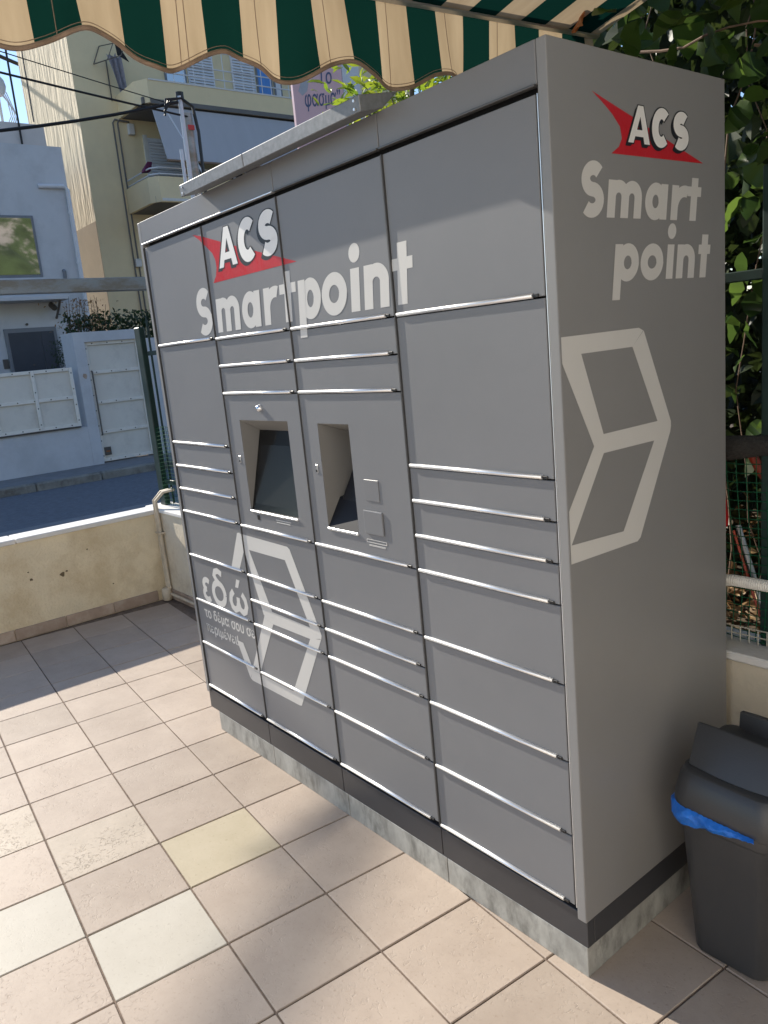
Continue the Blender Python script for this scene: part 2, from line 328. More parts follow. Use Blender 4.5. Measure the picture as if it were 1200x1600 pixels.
for i in range(-12, 15):
    for j in range(-9, 8):
        c = O2 + U2 * (i + .5) + V2 * (j + .5)
        if not (-4.10 < c.x < 2.2 and -2.3 < c.y < 0.66): continue
        if c.x > 1.2 and c.y < -1.2: pass
        k = special.get((i, j), 'tile')
        inst(tmesh[k], 'tile', (c.x, c.y, random.uniform(-.0006, .0006)), tf, rot=(random.uniform(-.0012, .0012), random.uniform(-.0012, .0012), 0))

# ------------------------------------------------------------------ hill behind the viewer (seen mirrored in the window)
hm = MB(); nx, ny = 24, 40; vs_ = []
for a in range(nx):
    for b in range(ny):
        x = 60 + a * 5; y = -60 + b * 6
        vs_.append((x, y, -2 + max(0, a - 1) * 2.6 + 3.2 * math.sin(a * 1.1 + b * .7) + 2.2 * math.sin(b * 1.3 - a * .6) + random.uniform(-.8, .8)))
hm.add(vs_, [(a * ny + b, a * ny + b + 1, (a + 1) * ny + b + 1, (a + 1) * ny + b) for a in range(nx - 1) for b in range(ny - 1)])
tag(hm.build('hill', 'hill', smooth=True), kind='structure')
tag(bx('house_wall', 2.4, 2.6, -9, 0.62, -0.2, 4.2, 'coping'), kind='structure')
sheet('terrace_paving', -4.1, 2.4, -9, -2.0, -0.0035, 'paving')
sheet('terrace_paving', 2.0, 2.4, -2.0, .70, -0.0035, 'paving')

# ------------------------------------------------------------------ low walls of the terrace
lw = thing('street_wall', (-4.18, -1.5, 0), 'low cream plastered wall with white coping between terrace and street', 'wall')
bx('wall', -4.245, -4.10, -6.0, 0.70, -0.2, 0.605, 'plaster', lw)
for a in range(8):
    y1 = 0.70 - a * 0.92; bx('coping', -4.27, -4.085, y1 - 0.916, y1, 0.605, 0.636, 'coping', lw, 0.005)
for a in range(16):
    y1 = 0.62 - a * 0.3158; bx('skirting_tile', -4.10, -4.088, y1 - 0.312, y1, 0.0005, 0.072 + random.uniform(-.002, .002), 'skirt', lw, 0.002)
for (y, z, r) in [(0.02, 0.345, 0.020), (-0.17, 0.36, 0.013), (-0.18, 0.41, 0.006), (0.20, 0.47, 0.006), (-.42, .36, .005), (.33, .20, .006), (.05, .36, .008)]:
    mb = MB(); pts = [(-4.0985, y + r * random.uniform(.6, 1.25) * math.cos(t * .785), z + r * random.uniform(.5, 1.0) * math.sin(t * .785)) for t in range(8)]
    mb.quad(*pts).build('chipped_spot', 'patch', lw)
bw = thing('back_wall', (-1.0, 0.78, 0), 'low cream wall with pale top behind the lockers carrying the green fence', 'wall')
bx('wall', -4.26, 2.3, 0.71, 0.86, -0.2, 0.618, 'plaster2', bw)
for a in range(6):
    bx('coping', -4.27 + a * 1.1, -4.27 + a * 1.1 + 1.096, 0.695, 0.875, 0.618, 0.645, 'coping', bw, 0.005)
for a in range(20):
    bx('skirting_tile', -4.085 + a * 0.3158, -4.085 + a * 0.3158 + 0.312, 0.698, 0.71, 0.0005, 0.072, 'skirt', bw, 0.002)

# ------------------------------------------------------------------ parcel locker
pk = thing('parcel_locker', (-1.02, 0.33, 0), 'grey automated parcel locker bank with silver handles, touch screen and grey lettering', 'parcel locker')
core = MB().box(-2.026, -0.028, 0.24, 0.668, 0.19, 2.126)
core.box(-2.026, -1.53, .024, .238, .19, 2.126); core.box(-.524, -.028, .024, .238, .19, 2.126)
core.box(-1.528, -.526, .024, .238, .19, .975); core.box(-1.528, -.526, .024, .238, 1.475, 2.126)
core.build('cabinet_core', 'dark_core', pk)
bx('cabinet_foot', -1.93, -.05, .07, .64, .0, .188, 'dark_core', pk)
bx('side_panel', -0.026, 0.0, -0.003, 0.674, 0.161, 2.150, 'paint_side_lit', pk, 0.0025, 2)
bx('side_panel', -2.053, -2.028, -0.003, 0.674, 0.161, 2.150, 'paint_side_lit', pk, 0.0025, 2)
bx('top_panel', -2.027, -0.027, 0.0, 0.674, 2.128, 2.146, 'paint_side_lit', pk)
bx('back_panel', -2.027, -0.027, 0.669, 0.674, 0.161, 2.127, 'paint_side_lit', pk)
for a, b in ((-2.0265, -1.034), (-1.031, -0.531), (-0.528, -0.0275)):
    fa = bx('fascia_panel', a, b, -0.003, 0.02, 2.069, 2.150, 'paint', pk, 0.0015)
    bx('drip_edge', a + .002, b - .002, -0.010, 0.006, 2.064, 2.0685, 'alu' if a < -1.5 else 'strip', fa, 0.001)
# galvanised hood in front of the fascia, in two lengths
for a, b in ((-1.495, -1.068), (-1.065, -0.500)):
    mb = MB()
    mb.hexa([(a, -0.074, 2.138), (b, -0.074, 2.138), (b, -0.004, 2.152), (a, -0.004, 2.152), (a, -0.076, 2.175), (b, -0.076, 2.175), (b, 0.05, 2.196), (a, 0.05, 2.196)])
    h = mb.build('rain_hood', 'hood', pk, 0.002)
    for x in ((b - .02,) if b > -.6 else (a + .02,)):
        for y, z in ((-.078, 2.166), (-.078, 2.147)):
            MB().tube([(x, y, z), (x, y + .004, z)], 0.0035, 8).build('screw', 'alu', h)

XS = [-2.024, -1.527, -1.031, -0.527, -0.030]
ROWS = [
    [.197, .400, .597, .796, .987, 1.084, 1.181, 1.278, 1.668, 2.054],
    [.197, .395, .593, .691, .790, .983, 1.471, 1.568, 1.664, 2.054],
    [.195, .392, .590, .688, .786, .981, 1.469, 1.566, 1.662, 2.054],
    [.191, .386, .584, .781, .977, 1.075, 1.172, 1.268, 1.660, 2.054]]
GAP = 0.0052
def handle_mesh(parent, a, b, zb):
    # small rounded aluminium lip along the lower edge of a door, black latch at its right end
    prof = [(0.0, zb + .0105), (-.004, zb + .0100), (-.0068, zb + .008), (-.0075, zb + .005), (-.0062, zb + .002), (-.003, zb + .0002), (0.0, zb)]
    mb = MB(); n = len(prof); x0, x1 = a + .006, b - .030
    mb.add([(x0, y, z) for y, z in prof] + [(x1, y, z) for y, z in prof], [(k, k + 1, n + k + 1, n + k) for k in range(n - 1)] + [tuple(range(n)), tuple(range(2 * n - 1, n - 1, -1))])
    h = mb.build('handle', 'alu', parent)
    for q in list(h.data.polygons)[:n - 1]: q.use_smooth = True
    MB().box(x1 + .001, x1 + .015, -.0045, 0.0, zb + .0015, zb + .0085).build('latch', 'black', parent, 0.001)
for c in range(4):
    x0, x1 = XS[c] + GAP, XS[c + 1] - GAP
    for k in range(9):
        zb, zt = ROWS[c][k], ROWS[c][k + 1]
        if c in (1, 2) and k == 5: continue
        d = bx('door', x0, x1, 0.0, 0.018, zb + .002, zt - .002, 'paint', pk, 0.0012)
        dz = d.location; d.rotation_euler = (0, 0, 0)
        handle_mesh(d, x0, x1, zb)
    # slim proud edge strip on the seam
    if c > 0: bx('seam_strip', XS[c] + .0026, XS[c] + .0042, -0.0050, 0.02, ROWS[c][0], 2.052, 'strip', pk)
bx('seam_strip', -2.0272, -2.0255, -.0050, .02, .197, 2.052, 'strip', pk)
bx('seam_strip', -0.0292, -0.0272, -.002, .02, .191, 2.052, 'alu', pk)

# touch screen bay and payment bay
def bay(x0, x1, zb, zt, o0, o1, p0, p1, depth):
    z0, z1 = zb + .002, zt - .002
    m = MB()
    for (a, b, c_, d_) in ((x0, o0, z0, z1), (o1, x1, z0, z1), (o0, o1, z0, p0), (o0, o1, p1, z1)):
        m.quad((a, 0, c_), (b, 0, c_), (b, 0, d_), (a, 0, d_))
    m.quad((x0, 0, z0), (x0, .018, z0), (x0, .018, z1), (x0, 0, z1)); m.quad((x1, 0, z0), (x1, .018, z0), (x1, .018, z1), (x1, 0, z1))
    m.quad((x0, 0, z0), (x1, 0, z0), (x1, .018, z0), (x0, .018, z0)); m.quad((x0, 0, z1), (x1, 0, z1), (x1, .018, z1), (x0, .018, z1))
    return m.build('service_panel', 'paint', pk)
o0, o1, p0, p1 = -1.430, -1.113, 1.058, 1.382
P1 = bay(XS[1] + GAP, XS[2] - GAP, .983, 1.471, o0, o1, p0, p1, .1); handle_mesh(P1, XS[1] + GAP, XS[2] - GAP, .983)
m = MB(); dd = .076
m.quad((o0, .0005, p0), (o0, .0005, p1), (o0, dd, p1 - .045), (o0, .006, p0))
m.quad((o1, .0005, p0), (o1, .0005, p1), (o1, dd, p1 - .045), (o1, .006, p0))
m.quad((o0, .0005, p1), (o1, .0005, p1), (o1, dd, p1 - .045), (o0, dd, p1 - .045))
m.quad((o0, .0005, p0), (o1, .0005, p0), (o1, .006, p0), (o0, .006, p0)).build('screen_recess', 'recess', P1)
MB().quad((o0, .006, p0), (o1, .006, p0), (o1, dd, p1 - .045), (o0, dd, p1 - .045)).build('touch_screen', 'glass_dark', P1)
i = .035
def onscr(u, v): return (o0 + (o1 - o0) * u, .006 + (dd - .006) * v - .0015, p0 + (p1 - .045 - p0) * v)
MB().quad(onscr(.06, .08), onscr(.94, .08), onscr(.94, .82), onscr(.06, .82)).build('display', mat('display', (0.012, 0.013, 0.014), 0.22, var=.02, spec=0.25), P1)
bx('screen_sill', o0 + .002, o1 - .002, -.0055, .003, p0 - .008, p0 - .001, 'alu', P1, .0015)
mb = MB(); n = 12
for a in range(5):
    ph = a * math.pi / 8
    mb.v += [(-1.275 + .0135 * math.cos(ph) * math.cos(2 * math.pi * k / n), -.016 * math.sin(ph), 1.424 + .0135 * math.cos(ph) * math.sin(2 * math.pi * k / n)) for k in range(n)]
mb.f += [(a * n + k, a * n + (k + 1) % n, (a + 1) * n + (k + 1) % n, (a + 1) * n + k) for a in range(4) for k in range(n)]
mb.build('camera_dome', 'chrome', P1, smooth=True)
for x, z, P in ((-1.463, 1.239, P1), (-0.969, 1.235, None)):
    pass
def keyhole(x, z, P):
    MB().box(x - .005, x + .005, -.002, .0, z - .014, z + .014).build('lock_plate', 'steel', P, .001)
    MB().tube([(x, -.0035, z - .006), (x, -.0005, z - .006)], .0042, 8).build('keyhole', 'black', P)
keyhole(-1.463, 1.239, P1)
bx('code_reader', -1.389, -1.373, -.0015, .0, 1.024, 1.041, 'black', P1)
def outline(x0, x1, z0, z1, P, w=.0014):
    mb = MB()
    mb.box(x0, x1, -.0012, 0, z1 - w, z1); mb.box(x0, x1, -.0012, 0, z0, z0 + w)
    mb.box(x0, x0 + w, -.0012, 0, z0 + w, z1 - w); mb.box(x1 - w, x1, -.0012, 0, z0 + w, z1 - w)
    mb.build('label_outline', 'vinyl', P)
outline(-1.262, -1.165, 1.036, 1.039, P1); outline(-1.258, -1.170, 1.028, 1.0305, P1)
a0, a1, b0, b1 = -.941, -.781, 1.053, 1.378
P2 = bay(XS[2] + GAP, XS[3] - GAP, .981, 1.469, a0, a1, b0, b1, .1); handle_mesh(P2, XS[2] + GAP, XS[3] - GAP, .981)
m = MB(); dp = .20
m.quad((a0, .0005, b0), (a0, .0005, b1), (a0, dp, b1 - .07), (a0, dp, b0 + .11), (a0, .055, b0 + .085)); m.quad((a1, .0005, b0), (a1, .0005, b1), (a1, dp, b1 - .07), (a1, dp, b0 + .11), (a1, .055, b0 + .085))
m.quad((a0, .0005, b1), (a1, .0005, b1), (a1, dp, b1 - .07), (a0, dp, b1 - .07)).build('payment_recess', 'recess', P2)
m = MB(); m.quad((a0, .0005, b0), (a1, .0005, b0), (a1, .055, b0 + .085), (a0, .055, b0 + .085)); m.quad((a0, .055, b0 + .085), (a1, .055, b0 + .085), (a1, dp, b0 + .11), (a0, dp, b0 + .11)); m.quad((a0, dp, b0 + .11), (a1, dp, b0 + .11), (a1, dp, b1 - .07), (a0, dp, b1 - .07))
m.build('recess_floor', mat('recess_dark', (0.012, 0.013, 0.017), .6, spec=.2), P2)
MB().hexa([(-.93, .045, b0 + .065), (-.79, .045, b0 + .065), (-.79, .075, b0 + .09), (-.93, .075, b0 + .09), (-.90, .11, b0 + .215), (-.795, .11, b0 + .215), (-.795, .14, b0 + .19), (-.90, .14, b0 + .19)]).build('card_terminal', mat('terminal', (0.014, 0.014, 0.017), .5, var=.3, scale=40, spec=.25), P2, .006, seg=2)
bx('recess_sill', a0 + .002, a1 - .002, -.0055, .003, b0 - .009, b0 - .001, 'alu', P2, .0015)
keyhole(-.969, 1.235, P2)
bx('reader_pad', -.731, -.665, -.0022, 0, 1.157, 1.220, 'paint', P2, .001)
bx('reader_pad', -.745, -.657, -.0055, 0, 1.057, 1.128, 'paint', P2, .0025, 2)
outline(-.745, -.652, 1.030, 1.040, P2)
outline(-.735, -.66, 1.020, 1.024, P2)

# dark plinth and galvanised base
for c in range(4):
    x0 = XS[c] - (.022 if c == 0 else -.0015); x1 = XS[c + 1] - .0015 + (.030 if c == 3 else 0)
    bx('plinth_panel', x0, x1, 0.003, 0.03, 0.086, 0.178, 'plinth', pk, 0.001)
bx('plinth_panel', -0.010, -0.0015, 0.0305, 0.672, 0.086, 0.160, 'plinth', pk, 0.001)
for a, b in ((-1.972, -1.510), (-1.507, -1.010), (-1.007, -0.513), (-0.510, -0.0045)):
    bx('base_block', a, b, 0.003, 0.06, 0.0, 0.0855, 'zinc', pk, 0.001)
bx('base_block', -0.04, -0.005, 0.0605, 0.66, 0.0, 0.0855, 'zinc', pk, 0.001)
bx('base_block', -1.972, -1.94, 0.0605, 0.66, 0.0, 0.0855, 'zinc', pk, 0.001)

# ------------------------------------------------------------------ lettering (flat vinyl)
SEAMS = [(XS[c] - GAP, XS[c] + GAP) for c in (1, 2, 3)]
eps_n = [0]
def decal(name, polys, m, side=False, eps=0.0004, shear=0.0, z0=0.0, lift=0.000012):
    bm = bmesh.new()
    for k, pl in enumerate(polys):
        e = eps + lift * k
        vs = []
        for (u, v) in pl:
            uu = u + shear * (v - z0)
            vs.append(bm.verts.new((e, uu, v) if side else (uu, -e, v)))
        try: bm.faces.new(vs)
        except ValueError: pass
    if not side:
        for a, b in SEAMS:
            for x in (a, b):
                bmesh.ops.bisect_plane(bm, geom=bm.verts[:] + bm.edges[:] + bm.faces[:], plane_co=(x, 0, 0), plane_no=(1, 0, 0))
            kill = [f for f in bm.faces if a < f.calc_center_median().x < b]
            bmesh.ops.delete(bm, geom=kill, context='FACES')
    bm.normal_update()
    bmesh.ops.triangulate(bm, faces=bm.faces[:], ngon_method='EAR_CLIP')
    for f in bm.faces:
        f.normal_update()
        n = f.normal
        if (side and n.x < 0) or (not side and n.y > 0): f.normal_flip()
    bmesh.ops.translate(bm, verts=bm.verts, vec=-BASE[pk])
    me = bpy.data.meshes.new(name); bm.to_mesh(me); bm.free(); me.materials.append(M[m])
    o = bpy.data.objects.new(name, me); COL.objects.link(o); o.parent = pk; BASE[o] = BASE[pk]; return o
def arc(cx, cy, rx, ry, w, a0, a1, n=28, wy=None):
    wy = wy or w * .92; P = []
    for k in range(n):
        t0 = R(a0 + (a1 - a0) * k / n); t1 = R(a0 + (a1 - a0) * (k + 1) / n)
        P.append([(cx + rx * math.cos(t0), cy + ry * math.sin(t0)), (cx + rx * math.cos(t1), cy + ry * math.sin(t1)),
                  (cx + (rx - w) * math.cos(t1), cy + (ry - wy) * math.sin(t1)), (cx + (rx - w) * math.cos(t0), cy + (ry - wy) * math.sin(t0))])
    return P
def rect(a, b, c, d): return [[(a, c), (b, c), (b, d), (a, d)]]
def strk(pts, w):
    n = len(pts); Lp = []; Rp = []
    for k, p in enumerate(pts):
        p = Vector(p); a = Vector(pts[max(0, k - 1)]); b = Vector(pts[min(n - 1, k + 1)])
        d1 = (p - a).normalized() if k else (b - p).normalized(); d2 = (b - p).normalized() if k < n - 1 else d1
        nn = Vector((-d1.y, d1.x)) + Vector((-d2.y, d2.x)); nn.normalize()
        s = w / 2 / max(.4, nn.dot(Vector((-d1.y, d1.x))))
        Lp.append(p + nn * s); Rp.append(p - nn * s)
    return [[tuple(Lp[k]), tuple(Lp[k + 1]), tuple(Rp[k + 1]), tuple(Rp[k])] for k in range(n - 1)]
def g_S(x0, x1, zb, h, w):
    cx = (x0 + x1) / 2; rx = (x1 - x0) / 2 - w / 2; r1 = (h - w) / 4
    p = [(cx + rx * .95 * math.cos(R(t)), zb + h - w / 2 - r1 + r1 * math.sin(R(t))) for t in range(38, 271, 12)]
    q = [(cx + rx * math.cos(R(t)), zb + w / 2 + r1 + r1 * math.sin(R(t))) for t in range(78, -146, -12)]
    return strk(p + q, w)
def g_o(x0, x1, zb, xh, w): return arc((x0 + x1) / 2, zb + xh / 2, (x1 - x0) / 2, xh / 2 + .002, w, 0, 360, 44)
def g_n(x0, x1, zb, xh, w, legs=1):
    P = rect(x0, x0 + w, zb, zb + xh); step = (x1 - x0 - w) / legs
    for k in range(legs):
        c0 = x0 + w / 2 + k * step; c1 = c0 + step; rx = step / 2 + w / 2; ry = min(rx * .9, xh * .5)
        P += arc((c0 + c1) / 2, zb + xh - ry + .001, rx, ry, w, 0, 172, 20)
        P += rect(c1 - w / 2, c1 + w / 2, zb, zb + xh - ry + .0012)
    return P
def g_a(x0, x1, zb, xh, w): return g_o(x0, x1 - w * .25, zb, xh, w) + rect(x1 - w, x1, zb, zb + xh)
def g_p(x0, x1, zb, xh, w, de): return g_o(x0 + w * .25, x1, zb, xh, w) + rect(x0, x0 + w, zb - de, zb + xh)
def g_r(x0, x1, zb, xh, w):
    rx = (x1 - x0) * .86; return rect(x0, x0 + w, zb, zb + xh) + arc(x0 + rx, zb + xh - rx * .95, rx, rx * .97, w, 175, 72, 14)
def g_t(x0, x1, zb, xh, w, top):
    c = (x0 + x1) / 2; return rect(c - w / 2, c + w / 2, zb, zb + top) + rect(x0, c - w / 2, zb + xh - w * .78, zb + xh) + rect(c + w / 2, x1, zb + xh - w * .78, zb + xh)
def g_i(x0, w, zb, xh, dot):
    return rect(x0, x0 + w, zb, zb + xh) + [[(x0 + w / 2 + w * .62 * math.cos(R(t)), zb + dot + w * .62 * math.sin(R(t))) for t in range(0, 360, 18)]]
def g_A(x0, x1, zb, h):
    f = lambda u, v: (x0 + (x1 - x0) * u, zb + h * v)
    return [[f(0, 0), f(.24, 0), f(.60, .98), f(.60, 1), f(.38, 1)], [f(.60, 1), f(.62, 1), f(1, 0), f(.74, 0), f(.42, .96), f(.46, 1)], [f(.20, .18), f(.82, .18), f(.76, .36), f(.26, .36)]]
def g_C(x0, x1, zb, h, w): return arc((x0 + x1) / 2, zb + h / 2, (x1 - x0) / 2, h / 2, w, 48, 312, 34)

# front wordmark
zb, xh, w, sh = 1.689, 0.113, 0.037, 0.10
for nm, P in (('S', g_S(-1.652, -1.535, zb - .003, .165, .037)), ('m', g_n(-1.500, -1.335, zb, xh, w, 2)), ('a', g_a(-1.318, -1.198, zb, xh, w)),
              ('r', g_r(-1.175, -1.095, zb, xh, w)), ('t', g_t(-1.078, -0.985, zb, xh, w, .148)), ('p', g_p(-0.972, -0.855, zb, xh, w, .052)),
              ('o', g_o(-0.850, -0.728, zb, xh, w)), ('i', g_i(-0.710, w * 1.08, zb, xh, .152)), ('n', g_n(-0.650, -0.545, zb, xh, w, 1)), ('t', g_t(-0.532, -0.452, zb, xh, w, .150))):
    decal('letter', P, 'vinyl', shear=sh, z0=zb)
# red swoosh and three white letters with black edges
decal('red_swoosh', [[(-1.597, 2.035), (-1.523, 2.017), (-1.398, 1.981), (-1.288, 1.949), (-.954, 1.857), (-1.487, 1.857), (-1.462, 1.878), (-1.450, 1.905), (-1.452, 1.930), (-1.468, 1.954), (-1.500, 1.977), (-1.550, 2.010)]], 'vinyl_red')
def outlined(P, side, sh, z0, k=1.0):
    for n_, (a, b) in enumerate(((-.013, -.010), (-.009, -.007), (-.005, -.003), (.003, .003), (-.004, .003), (.003, -.004))):
        decal('letter_edge', [[(u + a * k, v + b * k) for u, v in pl] for pl in P], 'vinyl_black', side, eps=.0009 + n_ * .00004, shear=sh, z0=z0, lift=.000002)
    decal('letter', P, 'vinyl_white', side, eps=.0013, shear=sh, z0=z0, lift=.000005)
z0 = 1.900
for P in (g_A(-1.428, -1.300, z0 - .002, .124), g_C(-1.288, -1.165, z0 - .007, .134, .040), g_S(-1.156, -1.046, z0 - .007, .134, .039)): outlined(P, False, .10, z0)
# cube emblem on the front
cube = strk([(-1.619, 0.805), (-1.529, 0.928), (-1.215, 0.924)], .052)
cube = [[(-1.652, .800), (-1.590, .797), (-1.520, .900), (-1.545, .955), (-1.565, .952)],
        [(-1.556, .952), (-1.210, .948), (-1.196, .940), (-1.235, .896), (-1.489, .896), (-1.53, .93)],
        [(-1.196, .941), (-1.062, .675), (-1.056, .659), (-1.062, .643), (-1.120, .668), (-1.236, .897)],
        [(-1.545, .940), (-1.488, .897), (-1.372, .676), (-1.408, .640), (-1.440, .652)],
        [(-1.425, .676), (-1.370, .677), (-1.118, .674), (-1.060, .648), (-1.125, .630), (-1.375, .628), (-1.440, .640)],
        [(-1.062, .644), (-1.243, .345), (-1.257, .342), (-1.290, .388), (-1.130, .632)],
        [(-1.256, .342), (-1.600, .340), (-1.616, .346), (-1.585, .388), (-1.288, .388)],
        [(-1.618, .347), (-1.692, .490), (-1.640, .490), (-1.582, .389)],
        [(-1.440, .640), (-1.376, .628), (-1.530, .389), (-1.592, .389)]]
decal('cube_emblem', cube, 'vinyl', lift=.00003)
# Greek text
def text_decal(body, x, z, size, m, bold=0.0, shear=0.0, name='lettering', place=None, parent=None, seams=True, spacing=1.0):
    c = bpy.data.curves.new('t', 'FONT'); c.body = body; c.size = size; c.offset = bold; c.shear = shear; c.resolution_u = 4; c.space_character = spacing
    o = bpy.data.objects.new('t', c); COL.objects.link(o)
    dg = bpy.context.evaluated_depsgraph_get(); dg.update()
    me = bpy.data.meshes.new_from_object(o.evaluated_get(dg)); bpy.data.objects.remove(o)
    bm = bmesh.new(); bm.from_mesh(me)
    if place is None:
        for v in bm.verts: v.co = Vector((x + v.co.x, -.0005, z + v.co.y))
        if seams:
            for a, b in SEAMS:
                for xx in (a, b): bmesh.ops.bisect_plane(bm, geom=bm.verts[:] + bm.edges[:] + bm.faces[:], plane_co=(xx, 0, 0), plane_no=(1, 0, 0))
                bmesh.ops.delete(bm, geom=[f for f in bm.faces if a < f.calc_center_median().x < b], context='FACES')
    else:
        for v in bm.verts: v.co = place(v.co.x, v.co.y)
    P = parent or pk
    bmesh.ops.translate(bm, verts=bm.verts, vec=-BASE[P])
    ax = 0 if place is None else 1
    # one object per letter: islands whose extents overlap along the line belong together
    seen = set(); isl = []
    for v in bm.verts:
        if v in seen: continue
        st = [v]; seen.add(v); grp = []
        while st:
            q = st.pop(); grp.append(q)
            for e in q.link_edges:
                w_ = e.other_vert(q)
                if w_ not in seen: seen.add(w_); st.append(w_)
        c_ = [q.co[ax] for q in grp]; isl.append([min(c_), max(c_), grp])
    isl.sort(key=lambda t: t[0]); letters = []
    for a_, b_, g in isl:
        if letters and min(b_, letters[-1][1]) - a_ > .5 * min(b_ - a_, letters[-1][1] - letters[-1][0]): letters[-1][1] = max(b_, letters[-1][1]); letters[-1][2] += g
        else: letters.append([a_, b_, list(g)])
    for a_, b_, g in letters:
        idx = {q: k for k, q in enumerate(g)}; me2 = bpy.data.meshes.new('letter')
        fs = {f for q in g for f in q.link_faces}
        me2.from_pydata([tuple(q.co) for q in g], [], [tuple(idx[q] for q in f.verts) for f in fs]); me2.materials.append(M[m])
        o = bpy.data.objects.new('letter', me2); COL.objects.link(o); o.parent = P; BASE[o] = BASE[P]
    bm.free()
def inb(pts, x0, x1, z0, z1): return [(x0 + (x1 - x0) * u, z0 + (z1 - z0) * v) for u, v in pts]
def cpath(c, r, a0, a1, n=10): return [(c[0] + r[0] * math.cos(R(a0 + (a1 - a0) * k / n)), c[1] + r[1] * math.sin(R(a0 + (a1 - a0) * k / n))) for k in range(n + 1)]
b_ = (-1.940, -1.872, .622, .705)
decal('letter', strk(inb(cpath((.55, .76), (.42, .26), 40, 262), *b_), .024) + strk(inb(cpath((.55, .26), (.46, .28), 98, 322), *b_), .024), 'vinyl', shear=.05, z0=.62)
b_ = (-1.855, -1.735, .624, .765)
decal('letter', strk(inb(cpath((.5, .30), (.42, .32), 0, 360, 26), *b_), .027) + strk(inb([(.62, .60), (.40, .70), (.26, .82), (.34, .95), (.55, 1.0), (.82, .93)], *b_), .025), 'vinyl', shear=.05, z0=.62)
b_ = (-1.700, -1.568, .624, .700)
decal('letter', strk(inb([(.24, 1.02), (.07, .75), (.02, .42), (.10, .12), (.25, 0), (.42, .12), (.5, .45), (.5, .75)], *b_), .026) + strk(inb([(.5, .45), (.58, .12), (.75, 0), (.90, .12), (.98, .42), (.93, .75), (.76, 1.02)], *b_), .026) + [[(-1.648, .722), (-1.624, .722), (-1.605, .757), (-1.632, .757)]], 'vinyl', shear=.05, z0=.62)
text_decal('το δέμα σου σε', -1.960, 0.533, 0.060, 'vinyl', bold=0.0012)
text_decal('περιμένει!', -1.960, 0.468, 0.060, 'vinyl', bold=0.0012)
# side wordmark
zb, xh, w, sh = 1.816, 0.078, 0.0285, 0.16
for P in (g_S(.078, .160, zb - .002, .115, .029), g_n(.174, .300, zb, xh, w, 2), g_a(.314, .403, zb, xh, w), g_r(.421, .485, zb, xh, w), g_t(.488, .548, zb, xh, w, .098)):
    decal('letter', P, 'vinyl', True, shear=sh, z0=zb)
zb = 1.683
for P in (g_p(.190, .283, zb, xh, w, .041), g_o(.290, .382, zb, xh, w), g_i(.397, w, zb, xh, .108), g_n(.440, .520, zb, xh, w, 1), g_t(.534, .588, zb, xh, w, .102)):
    decal('letter', P, 'vinyl', True, shear=sh, z0=zb)
decal('red_swoosh', [[(.137, 2.064), (.187, 2.051), (.284, 2.026), (.339, 2.010), (.57, 1.949), (.198, 1.947), (.226, 1.962), (.238, 1.980), (.232, 2.003), (.205, 2.026), (.170, 2.047)]], 'vinyl_red', True)
z0 = 1.976
for P in (g_A(.260, .343, z0 - .002, .078), g_C(.348, .424, z0 - .005, .085, .026), g_S(.433, .501, z0 - .005, .085, .026)): outlined(P, True, .12, z0, .75)
decal('cube_emblem', [
    [(.002, 1.574), (.283, 1.577), (.300, 1.570), (.256, 1.536), (.067, 1.535), (.002, 1.520)],
    [(.302, 1.570), (.409, 1.345), (.409, 1.334), (.351, 1.353), (.256, 1.536)],
    [(.002, 1.520), (.067, 1.535), (.136, 1.352), (.134, 1.309), (.100, 1.330)],
    [(.110, 1.345), (.136, 1.352), (.351, 1.353), (.409, 1.334), (.335, 1.308), (.134, 1.309), (.100, 1.330)],
    [(.335, 1.308), (.409, 1.334), (.405, 1.320), (.268, 1.082), (.200, 1.112)],
    [(.268, 1.082), (.255, 1.075), (.002, 1.080), (.002, 1.123), (.200, 1.112)],
    [(.100, 1.330), (.134, 1.309), (.006, 1.123), (.002, 1.123), (.002, 1.200)]], 'vinyl', True, lift=.00003)

# ------------------------------------------------------------------ striped awning overhead
aw = thing('striped_awning', (-0.78, 0, 2.3), 'green and beige striped canvas awning with scalloped edge overhead', 'awning')
def barx(y): return -0.771 + 0.104 * y
ys = [-1.06 + k * 0.012 for k in range(int((1.07 + 1.06) / 0.012) + 1)]
def edge_z(y): return 2.316 + 0.027 * -math.cos(2 * math.pi * (y + 0.07) / 0.336) + .004 * math.sin(y * 5)
def rip(y, t): return 0.010 * math.sin(y * 19) * t + 0.007 * math.sin(y * 43 + 1.3) * t * t + .014 * math.sin(y * 7) * t + .004 * math.sin(y * 71) * t ** 2
ZF = 2.512
mb = MB(); nr = 6
for y in ys:
    for k in range(nr):
        t = k / (nr - 1); mb.v.append((barx(y) + rip(y, t), y, ZF + (edge_z(y) - ZF) * t))
mb.f = [(a * nr + k, (a + 1) * nr + k, (a + 1) * nr + k + 1, a * nr + k + 1) for a in range(len(ys) - 1) for k in range(nr - 1)]
mb.build('valance', 'awning', aw, smooth=True)
for y in (-.355, -.338, -.645, -.15, .045, .245, .45, .65):
    MB().tube([(barx(y) + rip(y, t / 6) + .001, y, ZF + (edge_z(y) - ZF) * t / 6) for t in range(7)], .0011, 4).build('seam', 'hem', aw)
for dz in (.012,):
    MB().tube([(barx(y) + rip(y, .95) + .0012, y, edge_z(y) + dz) for y in ys], .0009, 4).build('hem_stitching', 'hem', aw)
MB().tube([(barx(y) + rip(y, 1), y, edge_z(y)) for y in ys], 0.0055, 6).build('hem', 'hem', aw, smooth=True)
mb = MB(); nr = 12
for k in range(nr):
    t = k / (nr - 1)
    for y in ys[::10] + [ys[-1]]:
        x = barx(y) + (2.4 - barx(y)) * t; mb.v.append((x, y, ZF + 0.24 * (x - barx(y)) - .03 * math.sin(math.pi * t)))
n = len(ys[::10]) + 1
